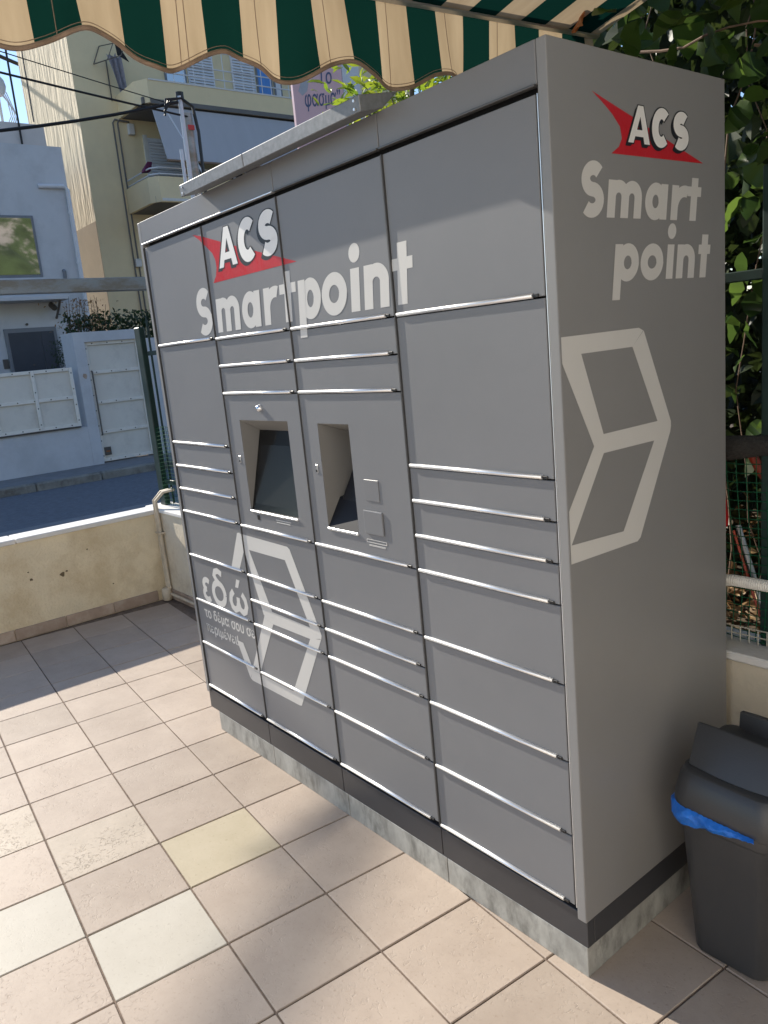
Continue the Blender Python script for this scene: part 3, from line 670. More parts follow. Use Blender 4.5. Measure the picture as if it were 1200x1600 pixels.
mb.f = [(k * n + a, k * n + a + 1, (k + 1) * n + a + 1, (k + 1) * n + a) for k in range(nr - 1) for a in range(n - 1)]
mb.build('canopy_cloth', 'awning', aw, smooth=True)
MB().tube([(barx(y) + .012, y, ZF + .012) for y in (-1.06, 1.07)], 0.016, 8).build('front_bar', 'steel', aw)

# ------------------------------------------------------------------ bin with blue bag
bn = thing('pedal_bin', (0.21, 0.40, 0), 'black plastic swing-top waste bin beside the grey locker', 'bin')
def rrect(cx, cy, hx, hy, r, z, n=6):
    P = []
    for sx, sy, a0 in ((1, -1, -90), (1, 1, 0), (-1, 1, 90), (-1, -1, 180)):
        for k in range(n + 1):
            a = R(a0 + 90 * k / n); P.append((cx + sx * (hx - r) + r * math.cos(a), cy + sy * (hy - r) + r * math.sin(a), z))
    return P
def loft(mb, rings, cap0=True, cap1=True):
    n = len(rings[0]); k0 = len(mb.v)
    for rg in rings: mb.v += rg
    for a in range(len(rings) - 1):
        for k in range(n): mb.f.append((k0 + a * n + k, k0 + a * n + (k + 1) % n, k0 + (a + 1) * n + (k + 1) % n, k0 + (a + 1) * n + k))
    if cap0: mb.f.append(tuple(k0 + k for k in range(n)))
    if cap1: mb.f.append(tuple(k0 + (len(rings) - 1) * n + k for k in range(n)))
    return mb
bcx, bcy = 0.213, 0.385
loft(MB(), [rrect(bcx, bcy, .088, .108, .035, 0.0), rrect(bcx, bcy, .097, .117, .04, .008), rrect(bcx, bcy, .122, .138, .045, .375), rrect(bcx, bcy, .127, .143, .046, .380), rrect(bcx, bcy, .128, .144, .046, .412)]).build('body', 'bin', bn, .0015, True)
def tilt(P, k=0.05): return [(x, y, z + (bcx + .13 - x) * k) for x, y, z in P]
loft(MB(), [tilt(rrect(bcx, bcy, .132, .148, .046, .408)), tilt(rrect(bcx, bcy, .135, .151, .048, .411)), tilt(rrect(bcx, bcy, .134, .150, .048, .440)), tilt(rrect(bcx, bcy, .127, .140, .05, .478)), tilt(rrect(bcx, bcy, .120, .128, .05, .497)), tilt(rrect(bcx, bcy, .112, .118, .05, .500))]).build('lid', 'bin', bn, .001, True)
def flap(y0, z0, y1, z1, hx, th, name):
    mb = MB(); n = 17; bcx = 0.213 + (.03 if z1 > .595 else .006)
    for k in range(n):
        u = -1 + 2 * k / (n - 1); x = bcx - .01 + hx * u; sag = .012 * (1 - u * u)
        zt = (bcx + .13 - x) * .05
        mb.v += [(x, y0 - sag, z0 + zt), (x, y1 - sag * .4, z1 + zt + sag * .3), (x, y1 + th, z1 + zt + sag * .3 - .002), (x, y0 + th * 2.2, z0 + zt - .004)]
    mb.f = [(k * 4 + a, k * 4 + (a + 1) % 4, (k + 1) * 4 + (a + 1) % 4, (k + 1) * 4 + a) for k in range(n - 1) for a in range(4)] + [(0, 1, 2, 3), tuple((n - 1) * 4 + a for a in range(4))]
    return mb.build(name, 'bin', bn, .004, True)
flap(bcy - .100, .499, bcy - .052, .594, .104, .008, 'swing_flap')
flap(bcy + .040, .498, bcy + .055, .600, .075, .014, 'swing_flap')
loft(MB(), [tilt(rrect(bcx - .005, bcy, .100, .085, .03, .498)), tilt(rrect(bcx - .005, bcy + .01, .092, .06, .03, .545)), tilt(rrect(bcx - .005, bcy + .015, .08, .04, .03, .56))]).build('lid_dome', 'bin', bn, .002, True)
bg = thing('bin_bag', (0.21, 0.40, 0.38), 'crumpled blue plastic bag edge sticking out under the bin lid', 'bag')
per = rrect(bcx, bcy, .131, .147, .046, 0, 8)
order = per[24:36] + per[:1]
full = [Vector(q) for q in ([per[k] for k in range(20, 36)] + [per[0]])]
path = []; seg_ = 0.004
for a in range(len(full) - 1):
    k = max(1, int((full[a + 1] - full[a]).length / seg_))
    for t in range(k): path.append(full[a].lerp(full[a + 1], t / k))
mb = MB(); n = 7; tot = len(path)
for a, q in enumerate(path):
    f = a / tot; nrm = Vector((q.x - bcx, q.y - bcy, 0)).normalized()
    drop = (.048 * min(1, f * 6) * (1 - max(0, (f - .62) / .38) ** 1.5)) * (0.92 + .08 * math.sin(f * 31) + .05 * math.sin(f * 73)) + .003
    for k in range(n):
        t = k / (n - 1)
        off = .005 + .011 * math.sin(math.pi * t ** .8) * (1 + .35 * math.sin(f * 38 + k * .8)) + random.uniform(-.0012, .0012)
        zt = .414 + (bcx + .13 - q.x) * .05
        mb.v.append((q.x + nrm.x * off, q.y + nrm.y * off, zt - drop * t + random.uniform(-.0008, .0008)))
mb.f = [(a * n + k, a * n + k + 1, (a + 1) * n + k + 1, (a + 1) * n + k) for a in range(tot - 1) for k in range(n - 1)]
mb.build('bag_edge', 'blue', bg, smooth=True)

# ------------------------------------------------------------------ conduits, beam
cd = thing('wall_conduit', (-4.08, 0.66, 0), 'pair of cream cable conduits running up the wall corner', 'conduit')
for k, dx in enumerate((0, .035)):
    MB().tube([(-4.06 + dx, .690, .03 + .05 * k), (-4.07 + dx, .688, .10), (-4.075 + dx, .688, .35), (-4.08 + dx, .688, .60), (-4.085 + dx, .690, .70), (-4.06 + dx, .74, .755), (-4.0 + dx, .80, .77)], .011, 8).build('pipe', 'conduit', cd, smooth=True)
bx('clamp', -4.10, -4.015, .672, .71, .47, .485, 'conduit', cd, .003)
MB().tube([(-4.05, .685, .045), (-3.2, .685, .045)], .010, 8).build('pipe', 'conduit', cd, smooth=True)
MB().tube([(-4.04, .665, .0), (-4.04, .665, .09)], .035, 10).build('junction', 'conduit', cd, .01, True)
gb = thing('galvanised_beam', (-7.73, 1.0, 0), 'weathered galvanised steel beam spanning high above the low street wall', 'beam')
bx('beam', -7.79, -7.67, -7.0, 2.75, 2.447, 2.587, 'galv_beam', gb, .006)
for y in (-6.5, 2.6): bx('post', -7.77, -7.69, y - .04, y + .04, -.004, 2.446, 'galv_beam', gb, .004)

# ------------------------------------------------------------------ fence on the back wall
fn = thing('green_fence', (-1.4, 0.80, 0.645), 'dark green metal fence with plastic mesh on the back wall', 'fence')
for x, w_, h_ in ((-4.16, .085, 1.86), (-2.75, .04, 1.86), (-1.35, .04, 1.86), (.062, .045, 1.95), (1.45, .045, 1.95)):
    bx('post', x - w_ / 2, x + w_ / 2, .785, .825, .645, h_, 'fence', fn, .004)
for z in (1.684, .815):
    bx('rail', -4.11, 1.42, .812 if z > 1 else .80, .834 if z > 1 else .82, z - .014, z + .014, 'fence', fn, .003)
x = -4.06
while x < 1.4:
    if not (-.25 < x < .25): MB().tube([(x, .823, .66), (x, .823, 1.88), (x, .823, 1.93)], [.008, .008, .001], 6).build('bar', 'fence', fn)
    x += .125
mb = MB()
k = 0; x = -4.1
def nb(x, z): return .80 + .012 * math.sin(x * 9 + z * 5)
while x < 1.4:
    dxx = .006 * math.sin(x * 13)
    mb.tube([(x + dxx * math.sin(z * 6) + .01 * math.sin(z * 9), nb(x, z) - .012, z) for z in (.66, .75, .85, .95, 1.05, 1.15, 1.2)], .0014, 4, False); x += .026
z = .66
while z < 1.2:
    mb.tube([(-4.1 + a * .11, nb(-4.1 + a * .11, z) - .012, z + .012 * math.sin(a * 1.3) + .006 * math.sin(a * .7)) for a in range(51)], .0014, 4, False); z += .026
mb.build('plastic_net', 'net', fn)
mb = MB()
for z in (.672, .694): mb.tube([(-1.0, .775, z), (1.4, .775, z)], .0022, 4)
for a in range(93): mb.tube([(-1.0 + a * .026, .775, .650), (-1.0 + a * .026, .775, .694)], .0022, 4)
mb.build('net_edge', 'net_pale', fn)
nr_ = thing('rolled_net', (0, 0.79, 1.22), 'dark rolled shade net tied along the fence', 'net')
mb = MB(); mb.tube([(-1.2 + a * .05, .785 + .006 * math.sin(a), 1.222 + .008 * math.sin(a * .8)) for a in range(53)], [.032 + .004 * math.sin(a * 1.7) for a in range(53)], 12)
mb.build('roll', 'netroll', nr_, smooth=True)
hs = thing('white_hose', (0, 0.76, 0.65), 'white corrugated hose curving along the green fence', 'hose')
P = []
for a in range(170):
    t = a / 169; x = -.35 + t * 1.1
    P.append((x, .760, .838 - .30 * max(0, (-.02 - x)) ** 1.5 * 2.6 - max(0, x - .1) * .02))
pp = []; rr = []
for a in range(169):
    for s in range(4):
        p = Vector(P[a]).lerp(Vector(P[a + 1]), s / 4); pp.append(p); rr.append(.0172 if s < 2 else .0158)
MB().tube(pp, rr, 12).build('hose', 'hose', hs, smooth=False)
dpn = thing('red_dustpan', (-.1, .76, 1.0), 'red plastic dustpan hanging behind the locker on the fence', 'dustpan')
loft(MB(), [rrect(-.105, .765, .06, .012, .01, .992), rrect(-.105, .762, .062, .016, .012, 1.02), rrect(-.112, .757, .058, .024, .014, 1.10), rrect(-.120, .752, .048, .030, .014, 1.185)]).build('tray', 'red', dpn, .003, True)
MB().tube([(-.125, .755, 1.18), (-.13, .76, 1.45)], .012, 8).build('handle', 'red', dpn, smooth=True)
bs = thing('leaning_stick', (.06, .83, .66), 'thin silver broom stick leaning behind the green net', 'stick')
MB().tube([(-.055, .845, .98), (.05, .835, .665)], .0085, 8).build('tube', 'steel', bs, smooth=True)
MB().tube([(-.062, .832, .965), (.044, .822, .655)], .004, 6).build('red_edge', 'redwood', bs)
rh = thing('red_tool_handle', (.03, .9, .9), 'orange red tool handle behind the green net', 'tool')
MB().tube([(-.035, .86, 1.21), (.0, .87, 1.14), (.035, .88, 1.08)], [.012, .014, .011], 10).build('grip', 'redwood', rh, smooth=True)
MB().tube([(.035, .88, 1.08), (.07, .89, .70)], .008, 8).build('shaft', 'cloth_dark', rh)

# ------------------------------------------------------------------ foliage
def leaf_mesh(name, L_, W_, m, heart=False, seed=0):
    rnd = random.Random(seed); mb = MB(); n = 9; left = []; right = []; mid = []
    for k in range(n):
        t = k / (n - 1)
        wv = (math.sin(math.pi * t ** .75) if not heart else math.sin(math.pi * (t ** .62)) ** .85) * W_ / 2 + .0004
        back = -.16 * L_ * max(0, 1 - t * 4) if heart else 0
        bend = -.30 * L_ * t * t + rnd.uniform(-.006, .006) * L_ / .1
        wob = 1 + rnd.uniform(-.10, .10)
        mid.append((0, t * L_, bend)); left.append((-wv * wob, t * L_ + back, bend + .16 * wv)); right.append((wv * wob, t * L_ + back, bend + .16 * wv))
    mb.v = left + mid + right
    mb.f = [(k, n + k, n + k + 1, k + 1) for k in range(n - 1)] + [(n + k, 2 * n + k, 2 * n + k + 1, n + k + 1) for k in range(n - 1)]
    o = mb.build(name, m, smooth=True); me = o.data; bpy.data.objects.remove(o); return me
def leaf_cloud(name, N, sampler, L_, W_, m, parent, kind='stuff', seed=3, droop=.5):
    rnd = random.Random(seed); V = []; F = []
    for a in range(N):
        c = sampler(rnd)
        if c is None: continue
        s = rnd.uniform(.6, 1.25); l = L_ * s; w_ = W_ * s * rnd.uniform(.8, 1.15)
        az = rnd.uniform(0, 2 * math.pi); el = rnd.gauss(-droop, .5); ro = rnd.uniform(-1.1, 1.1)
        d = Vector((math.cos(az) * math.cos(el), math.sin(az) * math.cos(el), math.sin(el)))
        sd_ = d.cross(Vector((0, 0, 1)));
        if sd_.length < .05: sd_ = Vector((1, 0, 0))
        sd_.normalize(); up = sd_.cross(d); sd_ = sd_ * math.cos(ro) + up * math.sin(ro); up = sd_.cross(d)
        c = Vector(c); k = len(V)
        V += [c, c + d * l * .4 + sd_ * w_ * .5 + up * w_ * .14, c + d * l * .4 - sd_ * w_ * .5 + up * w_ * .14, c + d * l * .45, c + d * l - up * l * .15,
              c + d * l * .78 + sd_ * w_ * .32, c + d * l * .78 - sd_ * w_ * .32]
        F += [(k, k + 1, k + 3), (k, k + 3, k + 2), (k + 3, k + 1, k + 5), (k + 3, k + 5, k + 4), (k + 3, k + 4, k + 6), (k + 3, k + 6, k + 2)]
    me = bpy.data.meshes.new(name); b = BASE[parent] if parent else Vector((0, 0, 0))
    me.from_pydata([tuple(q - b) for q in V], [], F); me.materials.append(M[m])
    o = bpy.data.objects.new(name, me); COL.objects.link(o)
    if parent: o.parent = parent
    BASE[o] = b
    if kind: o['kind'] = kind
    return o
tag(MB().quad((-4.25, .86, .45), (8, .86, .45), (8, 14, .6), (-4.25, 14, .6)).build('garden_ground', 'soil'), kind='structure')
vn = thing('climbing_vine', (-.4, 1.3, .45), 'dense climbing vine with broad glossy leaves above and behind the locker', 'vine')
def vines(r):
    y = 1.42 + 2.1 * r.random() ** 1.2; x = r.uniform(-2.3, 1.6); z = r.uniform(.55, 4.4)
    if x < -1.25 - .0 * z and z > 2.2 and y < 2.2 and x > -9: return None
    if math.sin(x * 5.1 + z * 3.7) * math.sin(y * 4 + z * 2.2) > .72: return None
    return (x, y, z)
leaf_cloud('foliage', 20000, vines, .10, .075, 'leaf_dark', vn, seed=11)
def vb(r): return (r.uniform(-3.0, 1.6), r.uniform(3.0, 4.2), r.uniform(.4, 5.0))
leaf_cloud('foliage', 15000, vb, .13, .10, 'leaf_dark', vn, seed=12)
lv = [leaf_mesh('leaf', .115, .088, 'leaf_vine', True, s) for s in range(4)]
lb = leaf_mesh('leaf', .10, .06, 'leaf_brown', False, 9)
rv = random.Random(21); cnt = 0
while cnt < 300:
    y = rv.uniform(.93, 1.35); z = rv.uniform(1.15, 3.05)
    x = rv.uniform(-1.05, .10)
    if z < 2.1 and x < -.55: continue
    if x < -.75 and z < 2.55: continue
    s = rv.uniform(.5, 1.2) if z > 2.2 else rv.uniform(.45, .95)
    if z < 1.9 and rv.random() < .55: continue
    brown = rv.random() < .03
    q = inst(lb if brown else rv.choice(lv), 'leaf', (x, y, z), vn, rot=(R(rv.gauss(-55, 28)), R(rv.gauss(0, 30)), R(rv.uniform(0, 360))), scale=s); cnt += 1
for k in range(6):
    x = rv.uniform(-1.2, .0); y = rv.uniform(1.0, 1.5); P = []
    z = .5
    while z < 3.3:
        P.append((x, y, z)); x += rv.uniform(-.09, .09); y += rv.uniform(-.05, .05); z += rv.uniform(.12, .28)
    MB().tube(P, [rv.uniform(.002, .004)] * len(P), 6).build('stem', 'vine_stem', vn, smooth=True)
for k in range(10):
    x = rv.uniform(-1.0, 0); y = rv.uniform(.95, 1.25); z = rv.uniform(2.3, 3.1); P = []
    d = Vector((rv.uniform(-1, 1), rv.uniform(-.2, .2), rv.uniform(-.9, .5))).normalized()
    for a in range(7):
        P.append((x, y, z)); d += Vector((rv.uniform(-.3, .3), rv.uniform(-.2, .2), rv.uniform(-.4, .3))); d.normalize(); x += d.x * .1; y += d.y * .1; z += d.z * .1
    MB().tube(P, [.005, .005, .004, .004, .003, .003, .002], 6).build('stem', 'vine_stem', vn, smooth=True)
lf = leaf_cloud('leaf_litter', 2500, lambda r: (r.uniform(-1.6, .6), .95 + 1.5 * r.random(), .48 + r.random() * .1 + .25 * r.random() ** 6), .06, .035, 'leaf_dry', None, 'stuff', 5, 0)
lf['label'] = 'dry brown leaf litter on the ground behind the fence'; lf['category'] = 'leaf litter'
# lime-leaved tree behind the hood
tr = thing('lime_tree', (-2.9, 2.3, .45), 'small tree with bright yellow green lance leaves behind the locker hood', 'tree')
MB().tube([(-2.9, 2.3, .45), (-2.85, 2.25, 1.2), (-2.9, 2.3, 2.0), (-2.85, 2.2, 2.7), (-2.8, 2.2, 3.1)], [.05, .045, .04, .03, .015], 8).build('trunk', 'bark', tr, smooth=True)
rt = random.Random(4)
tips = []
for k in range(26):
    a = rt.uniform(0, 6.28); e = Vector((-2.75 + .5 * math.cos(a) * rt.random() ** .6, 2.42 + .62 * math.sin(a) * rt.random() ** .6, rt.uniform(2.5, 3.2))); tips.append(e)
    s0 = Vector((-2.87, 2.25, rt.uniform(1.7, 2.6))); mid = s0.lerp(e, .5) + Vector((0, 0, .08))
    MB().tube([s0, mid, e], [.014, .009, .004], 6).build('limb', 'bark', tr, smooth=True)
def limes(r):
    e = r.choice(tips); return e + Vector((r.gauss(0, .11), r.gauss(0, .11), r.gauss(0, .10)))
leaf_cloud('crown', 2600, limes, .10, .034, 'leaf_lime', tr, None, 8, .2)

# ------------------------------------------------------------------ across the street: boundary wall and gates
bdw = thing('boundary_wall', (-12.6, 0, .05), 'white rendered boundary wall with gate pillar across the street', 'wall')
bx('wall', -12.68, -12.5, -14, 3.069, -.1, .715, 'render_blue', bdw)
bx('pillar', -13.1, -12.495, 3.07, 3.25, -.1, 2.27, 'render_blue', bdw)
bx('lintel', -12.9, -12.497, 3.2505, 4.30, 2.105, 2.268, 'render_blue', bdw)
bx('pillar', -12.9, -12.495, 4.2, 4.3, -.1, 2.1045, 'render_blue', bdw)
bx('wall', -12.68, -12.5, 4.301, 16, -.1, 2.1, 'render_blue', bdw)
MB().quad(*[(-12.4935, 3.165 + .035 * random.uniform(.6, 1.2) * math.cos(a * .785), 1.55 + .06 * random.uniform(.6, 1.2) * math.sin(a * .785)) for a in range(8)]).build('worn_patch', 'skirt', bdw)
def gate(name, label, x, y0, y1, z0, z1, cols, rows, bar=.055):
    t = thing(name, (x, (y0 + y1) / 2, z0), label, 'gate')
    vy = [y0 + (y1 - y0) * k / cols for k in range(cols + 1)]; vz = [z0 + (z1 - z0) * k / rows for k in range(rows + 1)]
    for a in range(cols):
        for b in range(rows):
            bx('panel', x - .045, x - .030, vy[a] + .004, vy[a + 1] - .004, vz[b] + .004, vz[b + 1] - .004, 'gate_panel', t)
    rv_ = MB()
    for y in vy:
        yy = min(max(y, y0 + bar / 2), y1 - bar / 2); bx('upright', x - .018, x + .008, yy - bar / 2, yy + bar / 2, z0, z1, 'gate', t, .003)
        z = z0 + .1
        while z < z1 - .05: rv_.tube([(x + .007, yy, z), (x + .0125, yy, z)], .011, 6); z += .26
    for z in vz:
        zz = min(max(z, z0 + bar / 2), z1 - bar / 2)
        for a in range(cols):
            bx('rail', x - .018, x + .006, vy[a] + bar / 2 + (bar / 2 if a == 0 else 0) + .001, vy[a + 1] - bar / 2 - (bar / 2 if a == cols - 1 else 0) - .001, zz - bar / 2, zz + bar / 2, 'gate', t, .003)
        y = y0 + .14
        while y < y1 - .05: rv_.tube([(x + .005, y, zz), (x + .0105, y, zz)], .011, 6); y += .26
    rv_.build('rivets', 'rivet', t); return t
gate('sliding_gate', 'white riveted sliding gate of square panels above the low wall', -12.44, -1.5, 2.955, .745, 1.715, 7, 2)
bx('gate_gap_shade', -12.52, -12.46, -1.5, 2.955, .7155, .735, 'rivet', bdw)  # dark strip standing in for the shaded gap below the sliding gate
pg = gate('pedestrian_gate', 'tall white riveted pedestrian gate of four stacked panels', -12.56, 3.2505, 4.199, .075, 2.104, 1, 4)
MB().tube([(-12.53, 3.30, 1.62), (-12.50, 3.30, 1.62), (-12.50, 3.30, .54), (-12.53, 3.30, .54)], .014, 8).build('pull_bar', 'rivet', pg, smooth=True)
bx('letter_plate', -12.5505, -12.545, 3.30, 3.42, .18, .32, 'rivet', pg)
bx('letter_slot', -12.5448, -12.542, 3.33, 3.40, .235, .26, 'leaf_brown', pg)

# ------------------------------------------------------------------ white house
hw = thing('white_house', (-17, 0, 0), 'white rendered two-storey house in shade with grey double door and square window', 'house')
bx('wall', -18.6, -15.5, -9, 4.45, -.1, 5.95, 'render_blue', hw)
bx('roof_parapet', -22, -17.4, -9, 4.82, 5.0, 6.87, 'render_grey', hw)
w1 = bx('window_frame', -15.5, -15.46, 2.35, 3.68, 3.50, 4.65, 'frame', hw, .005)
bx('pane', -15.459, -15.452, 2.40, 3.63, 3.56, 4.60, 'pane', w1)
bx('sill', -15.5, -15.42, 2.3, 3.74, 3.45, 3.4985, 'render_blue', w1, .005)
dr = bx('door_frame', -15.5, -15.44, 2.77, 3.74, .3, 2.56, 'frame', hw, .005)
bx('door_leaf', -15.439, -15.425, 2.83, 3.42, .32, 2.48, 'door', dr, .003); bx('door_leaf', -15.439, -15.425, 3.43, 3.68, .32, 2.48, 'door', dr, .003)
MB().tube([(-15.425, 3.2, 1.85), (-15.41, 3.2, 1.85)], .02, 8).build('peephole', 'rivet', dr)
bx('door_canopy', -15.5, -14.9, 1.5, 3.93, 3.03, 3.10, 'render_blue', hw, .005)
MB().tube([(-15.49, 3.80, 2.72), (-15.3, 3.80, 2.85), (-15.1, 3.80, 3.02)], .025, 6).build('canopy_bracket', 'rivet', hw)
MB().tube([(-15.49, 3.74, 2.98), (-15.3, 3.74, 2.9)], .06, 8).build('lamp', 'rivet', hw, .01)
bx('intercom', -15.5, -15.47, 2.66, 2.76, 1.82, 2.0, 'rivet', hw, .005)
MB().tube([(-15.5, 3.22, 2.63), (-15.47, 3.22, 2.63)], .025, 8).build('door_light', 'rivet', hw)
MB().tube([(-15.47, 3.88, 5.20), (-15.44, 4.36, 5.21), (-15.44, 4.42, 5.15), (-15.44, 4.40, .3)], .042, 8).build('drain_pipe', 'shutter', hw, smooth=True)
for z in (4.7, 3.75): MB().tube([(-15.44, 4.41, z), (-15.44, 4.41, z + .04)], .05, 8).build('pipe_collar', 'shutter', hw)
MB().tube([(-15.5, 4.10, 3.45), (-15.47, 4.10, 3.52), (-15.46, 4.10, 3.60), (-15.5, 4.10, 3.63)], .035, 8).build('wall_lamp', 'frame', hw, smooth=True)
ms = thing('roof_mast', (-17.2, 4.15, 5.95), 'thin dark mast standing on the white house roof', 'mast')
MB().tube([(-17.35, 4.30, 5.9), (-17.35, 4.30, 9.5)], .022, 6).build('mast', 'cable', ms)
MB().tube([(-17.35, 4.62, 6.9), (-17.35, 4.62, 10.5)], .014, 6).build('guy_wire', 'rivet', ms)
an = thing('roof_antenna', (-18.5, 4.0, 6.87), 'white round antenna drum with looping cables on the roof', 'antenna')
loft(MB(), [[(-18.6 + dx, 4.33 + r * math.cos(a * .5236), 7.93 + r * 1.2 * math.sin(a * .5236)) for a in range(12)] for dx, r in ((-.1, .10), (0, .20), (.08, .20), (.12, .10))]).build('drum', 'trim', an, .01, True)
MB().tube([(-18.6, 4.35, 6.87), (-18.6, 4.35, 7.75)], .03, 8).build('stand', 'trim', an)
for k in range(4):
    MB().tube([(-18.5, 4.35 + .05 * k, 7.8), (-18.5, 4.50 + .05 * k, 7.6 - .1 * k), (-18.5, 4.52 + .04 * k, 7.3), (-18.5, 4.4 + .03 * k, 7.1 - .05 * k), (-18.5, 4.42 + .05 * k, 6.87)], .012, 6).build('cable', 'trim', an, smooth=True)

# ------------------------------------------------------------------ yellow apartment building
yb = thing('yellow_building', (-20.5, 11, 0), 'yellow rendered apartment block with balconies, shutters and a grey drop awning', 'building')
FX = -18.93
mb = MB(); y0, y1, x0 = 6.2, 17, -22.7
mb.quad((FX, y0, -.1), (FX, y1, -.1), (FX, y1, 13), (FX, y0, 13)); mb.quad((x0, y1, -.1), (x0, y0, -.1), (x0, y0, 13), (x0, y1, 13)); mb.quad((FX, y1, -.1), (x0, y1, -.1), (x0, y1, 13), (FX, y1, 13)); mb.quad((x0, y0, 13), (FX, y0, 13), (FX, y1, 13), (x0, y1, 13))
mb.build('wall', 'yellow', yb)
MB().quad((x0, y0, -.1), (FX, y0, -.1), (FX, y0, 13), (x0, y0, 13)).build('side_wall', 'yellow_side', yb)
bx('painted_dado', x0 + .02, FX - .003, y0 - .006, y0 - .001, 0, 5.2, 'brown', yb)
bx('chimney_flue', x0 - .3, x0 - .02, 6.4, 6.6, 8.9, 9.3, mat('brick_red', (.30, .06, .04), .8), yb)
for y in (7.00, 7.12): MB().tube([(FX + .03, y, 1), (FX + .03, y, 7.5), (FX + .03, y + .06, 7.58), (FX + .03, y + .3, 7.55)], .02, 6).build('wall_conduit', 'concrete', yb)
bx('meter_box', FX, FX + .12, 7.35, 7.50, 7.25, 7.5, 'trim', yb, .01)
bx('meter_box', FX, FX + .10, 7.02, 7.18, 4.1, 4.3, 'trim', yb, .01)
FR = -17.45
def balcony(zs, zt, yl, yr, fr, rail_z, chamf):
    s = bx('balcony_slab', FX + .001, fr - .12, yl + .02, yr, zs, zs + .14, 'concrete', yb)
    mb = MB()
    mb.hexa([(FX + .001, yl - .06, zs), (fr - chamf, yl - .06, zs), (fr - chamf, yl + .02, zs), (FX + .001, yl + .02, zs), (FX + .001, yl - .06, zt), (fr - chamf, yl - .06, zt), (fr - chamf, yl + .02, zt), (FX + .001, yl + .02, zt)])
    mb.hexa([(fr - chamf, yl - .06, zs), (fr, yl + chamf * .4, zs), (fr - .08, yl + chamf * .4 + .03, zs), (fr - chamf, yl + .02, zs), (fr - chamf, yl - .06, zt), (fr, yl + chamf * .4, zt), (fr - .08, yl + chamf * .4 + .03, zt), (fr - chamf, yl + .02, zt)])
    mb.hexa([(fr - .08, yl + chamf * .4, zs), (fr, yl + chamf * .4, zs), (fr, yr, zs), (fr - .08, yr, zs), (fr - .08, yl + chamf * .4, zt), (fr, yl + chamf * .4, zt), (fr, yr, zt), (fr - .08, yr, zt)])
    pw = mb.build('balcony_parapet', 'yellow', yb)
    return pw
pu = balcony(7.62, 8.13, 7.25, 15, -17.5, 9.0, .35)
bx('trim_band', -17.4985, -17.485, 7.42, 15, 8.105, 8.14, 'trim', pu)
bx('trim_band', -17.4985, -17.48, 7.40, 15, 7.60, 7.70, 'concrete', pu)
pl_ = balcony(5.38, 5.95, 7.13, 15, -17.3, 6.6, .25)
bx('trim_band', -17.2985, -17.285, 7.26, 15, 5.40, 5.46, 'trim', pl_)
for z in (6.02, 6.16):
    MB().tube([(FX + .05, 7.15, z), (-17.55, 7.15, z), (-17.36, 7.30, z), (-17.36, 12.5, z)], .018, 6).build('handrail', 'shutter', yb)
# upper railing, shutters, windows
for z in (8.33, 8.55, 8.95): MB().tube([(-17.54, 7.9, z), (-17.54, 14, z)], .016, 6).build('handrail', 'shutter', yb)
y = 8.1
while y < 13.5: MB().tube([(-17.54, y, 8.13), (-17.54, y, 8.95)], .012, 6).build('baluster', 'shutter', yb); y += .27
def shutter(y0, y1, z0, z1):
    s = bx('shutter', FX + .001, FX + .04, y0, y1, z0, z1, 'shutter', yb)
    z = z0 + .04
    mb = MB()
    while z < z1 - .04: mb.hexa([(FX + .041, y0 + .03, z), (FX + .041, y1 - .03, z), (FX + .041, y1 - .03, z + .05), (FX + .041, y0 + .03, z + .05), (FX + .075, y0 + .03, z), (FX + .075, y1 - .03, z), (FX + .05, y1 - .03, z + .05), (FX + .05, y0 + .03, z + .05)]); z += .07
    mb.build('louvres', 'shutter', s)
for a, b, m_ in ((8.55, 9.15, 'pane'), (12.35, 13.0, 'pane'), (11.25, 11.75, 'curtain'), (11.8, 12.05, 'shutter')):
    fq = bx('window', FX + .001, FX + .03, a, b, 8.0, 10.2, 'frame', yb); bx('pane', FX + .031, FX + .04, a + .05, b - .05, 8.05, 10.15, m_, fq)
shutter(9.2, 9.95, 8.0, 10.2); shutter(10.5, 11.2, 8.0, 10.2)
shutter(7.82, 8.75, 5.6, 7.22)
bx('shutter_frame', FX + .001, FX + .06, 7.72, 7.815, 5.6, 7.28, 'trim', yb)
da = MB().hexa([(-17.53, 7.42, 7.55), (-17.53, 14, 7.55), (-17.55, 14, 7.56), (-17.55, 7.42, 7.56), (-17.05, 7.42, 6.28), (-17.05, 14, 6.28), (-17.07, 14, 6.27), (-17.07, 7.42, 6.27)]).build('drop_awning', 'drop', yb)
bx('awning_bar', -17.09, -17.03, 7.40, 14, 6.235, 6.268, 'hem', da)
MB().tube([(-17.5, 7.75, 7.5), (-17.0, 8.25, 6.0)], .025, 6).build('awning_arm', 'shutter', da)
for y, m_ in ((8.2, 'cloth_dark'), (9.1, 'cloth_dark'), (9.35, 'cloth_dark'), (9.8, 'cloth_grey'), (10.2, 'cloth_grey')):
    mb = MB(); n = 7
    for a in range(n):
        for b in range(5): mb.v.append((-17.36 + .03 * math.sin(a * 1.4 + b * .5) + .02, y + (a - 3) * .06, 6.30 - b * .075 - .03 * math.sin(a * 1.9)))
    mb.f = [(a * 5 + b, (a + 1) * 5 + b, (a + 1) * 5 + b + 1, a * 5 + b + 1) for a in range(n - 1) for b in range(4)]
    o = mb.build('balcony_laundry', m_, None, smooth=True)
    tag(o, {8.2: 'black garment hung over the lower balcony rail beside the shutter', 9.1: 'black cloth on the balcony rail behind the cable pole', 9.35: 'second black cloth on the balcony rail right of the pole', 9.8: 'grey cloth on the balcony rail near the hood', 10.2: 'rightmost grey cloth on the balcony rail'}[y], 'laundry', 'laundry on the balcony')
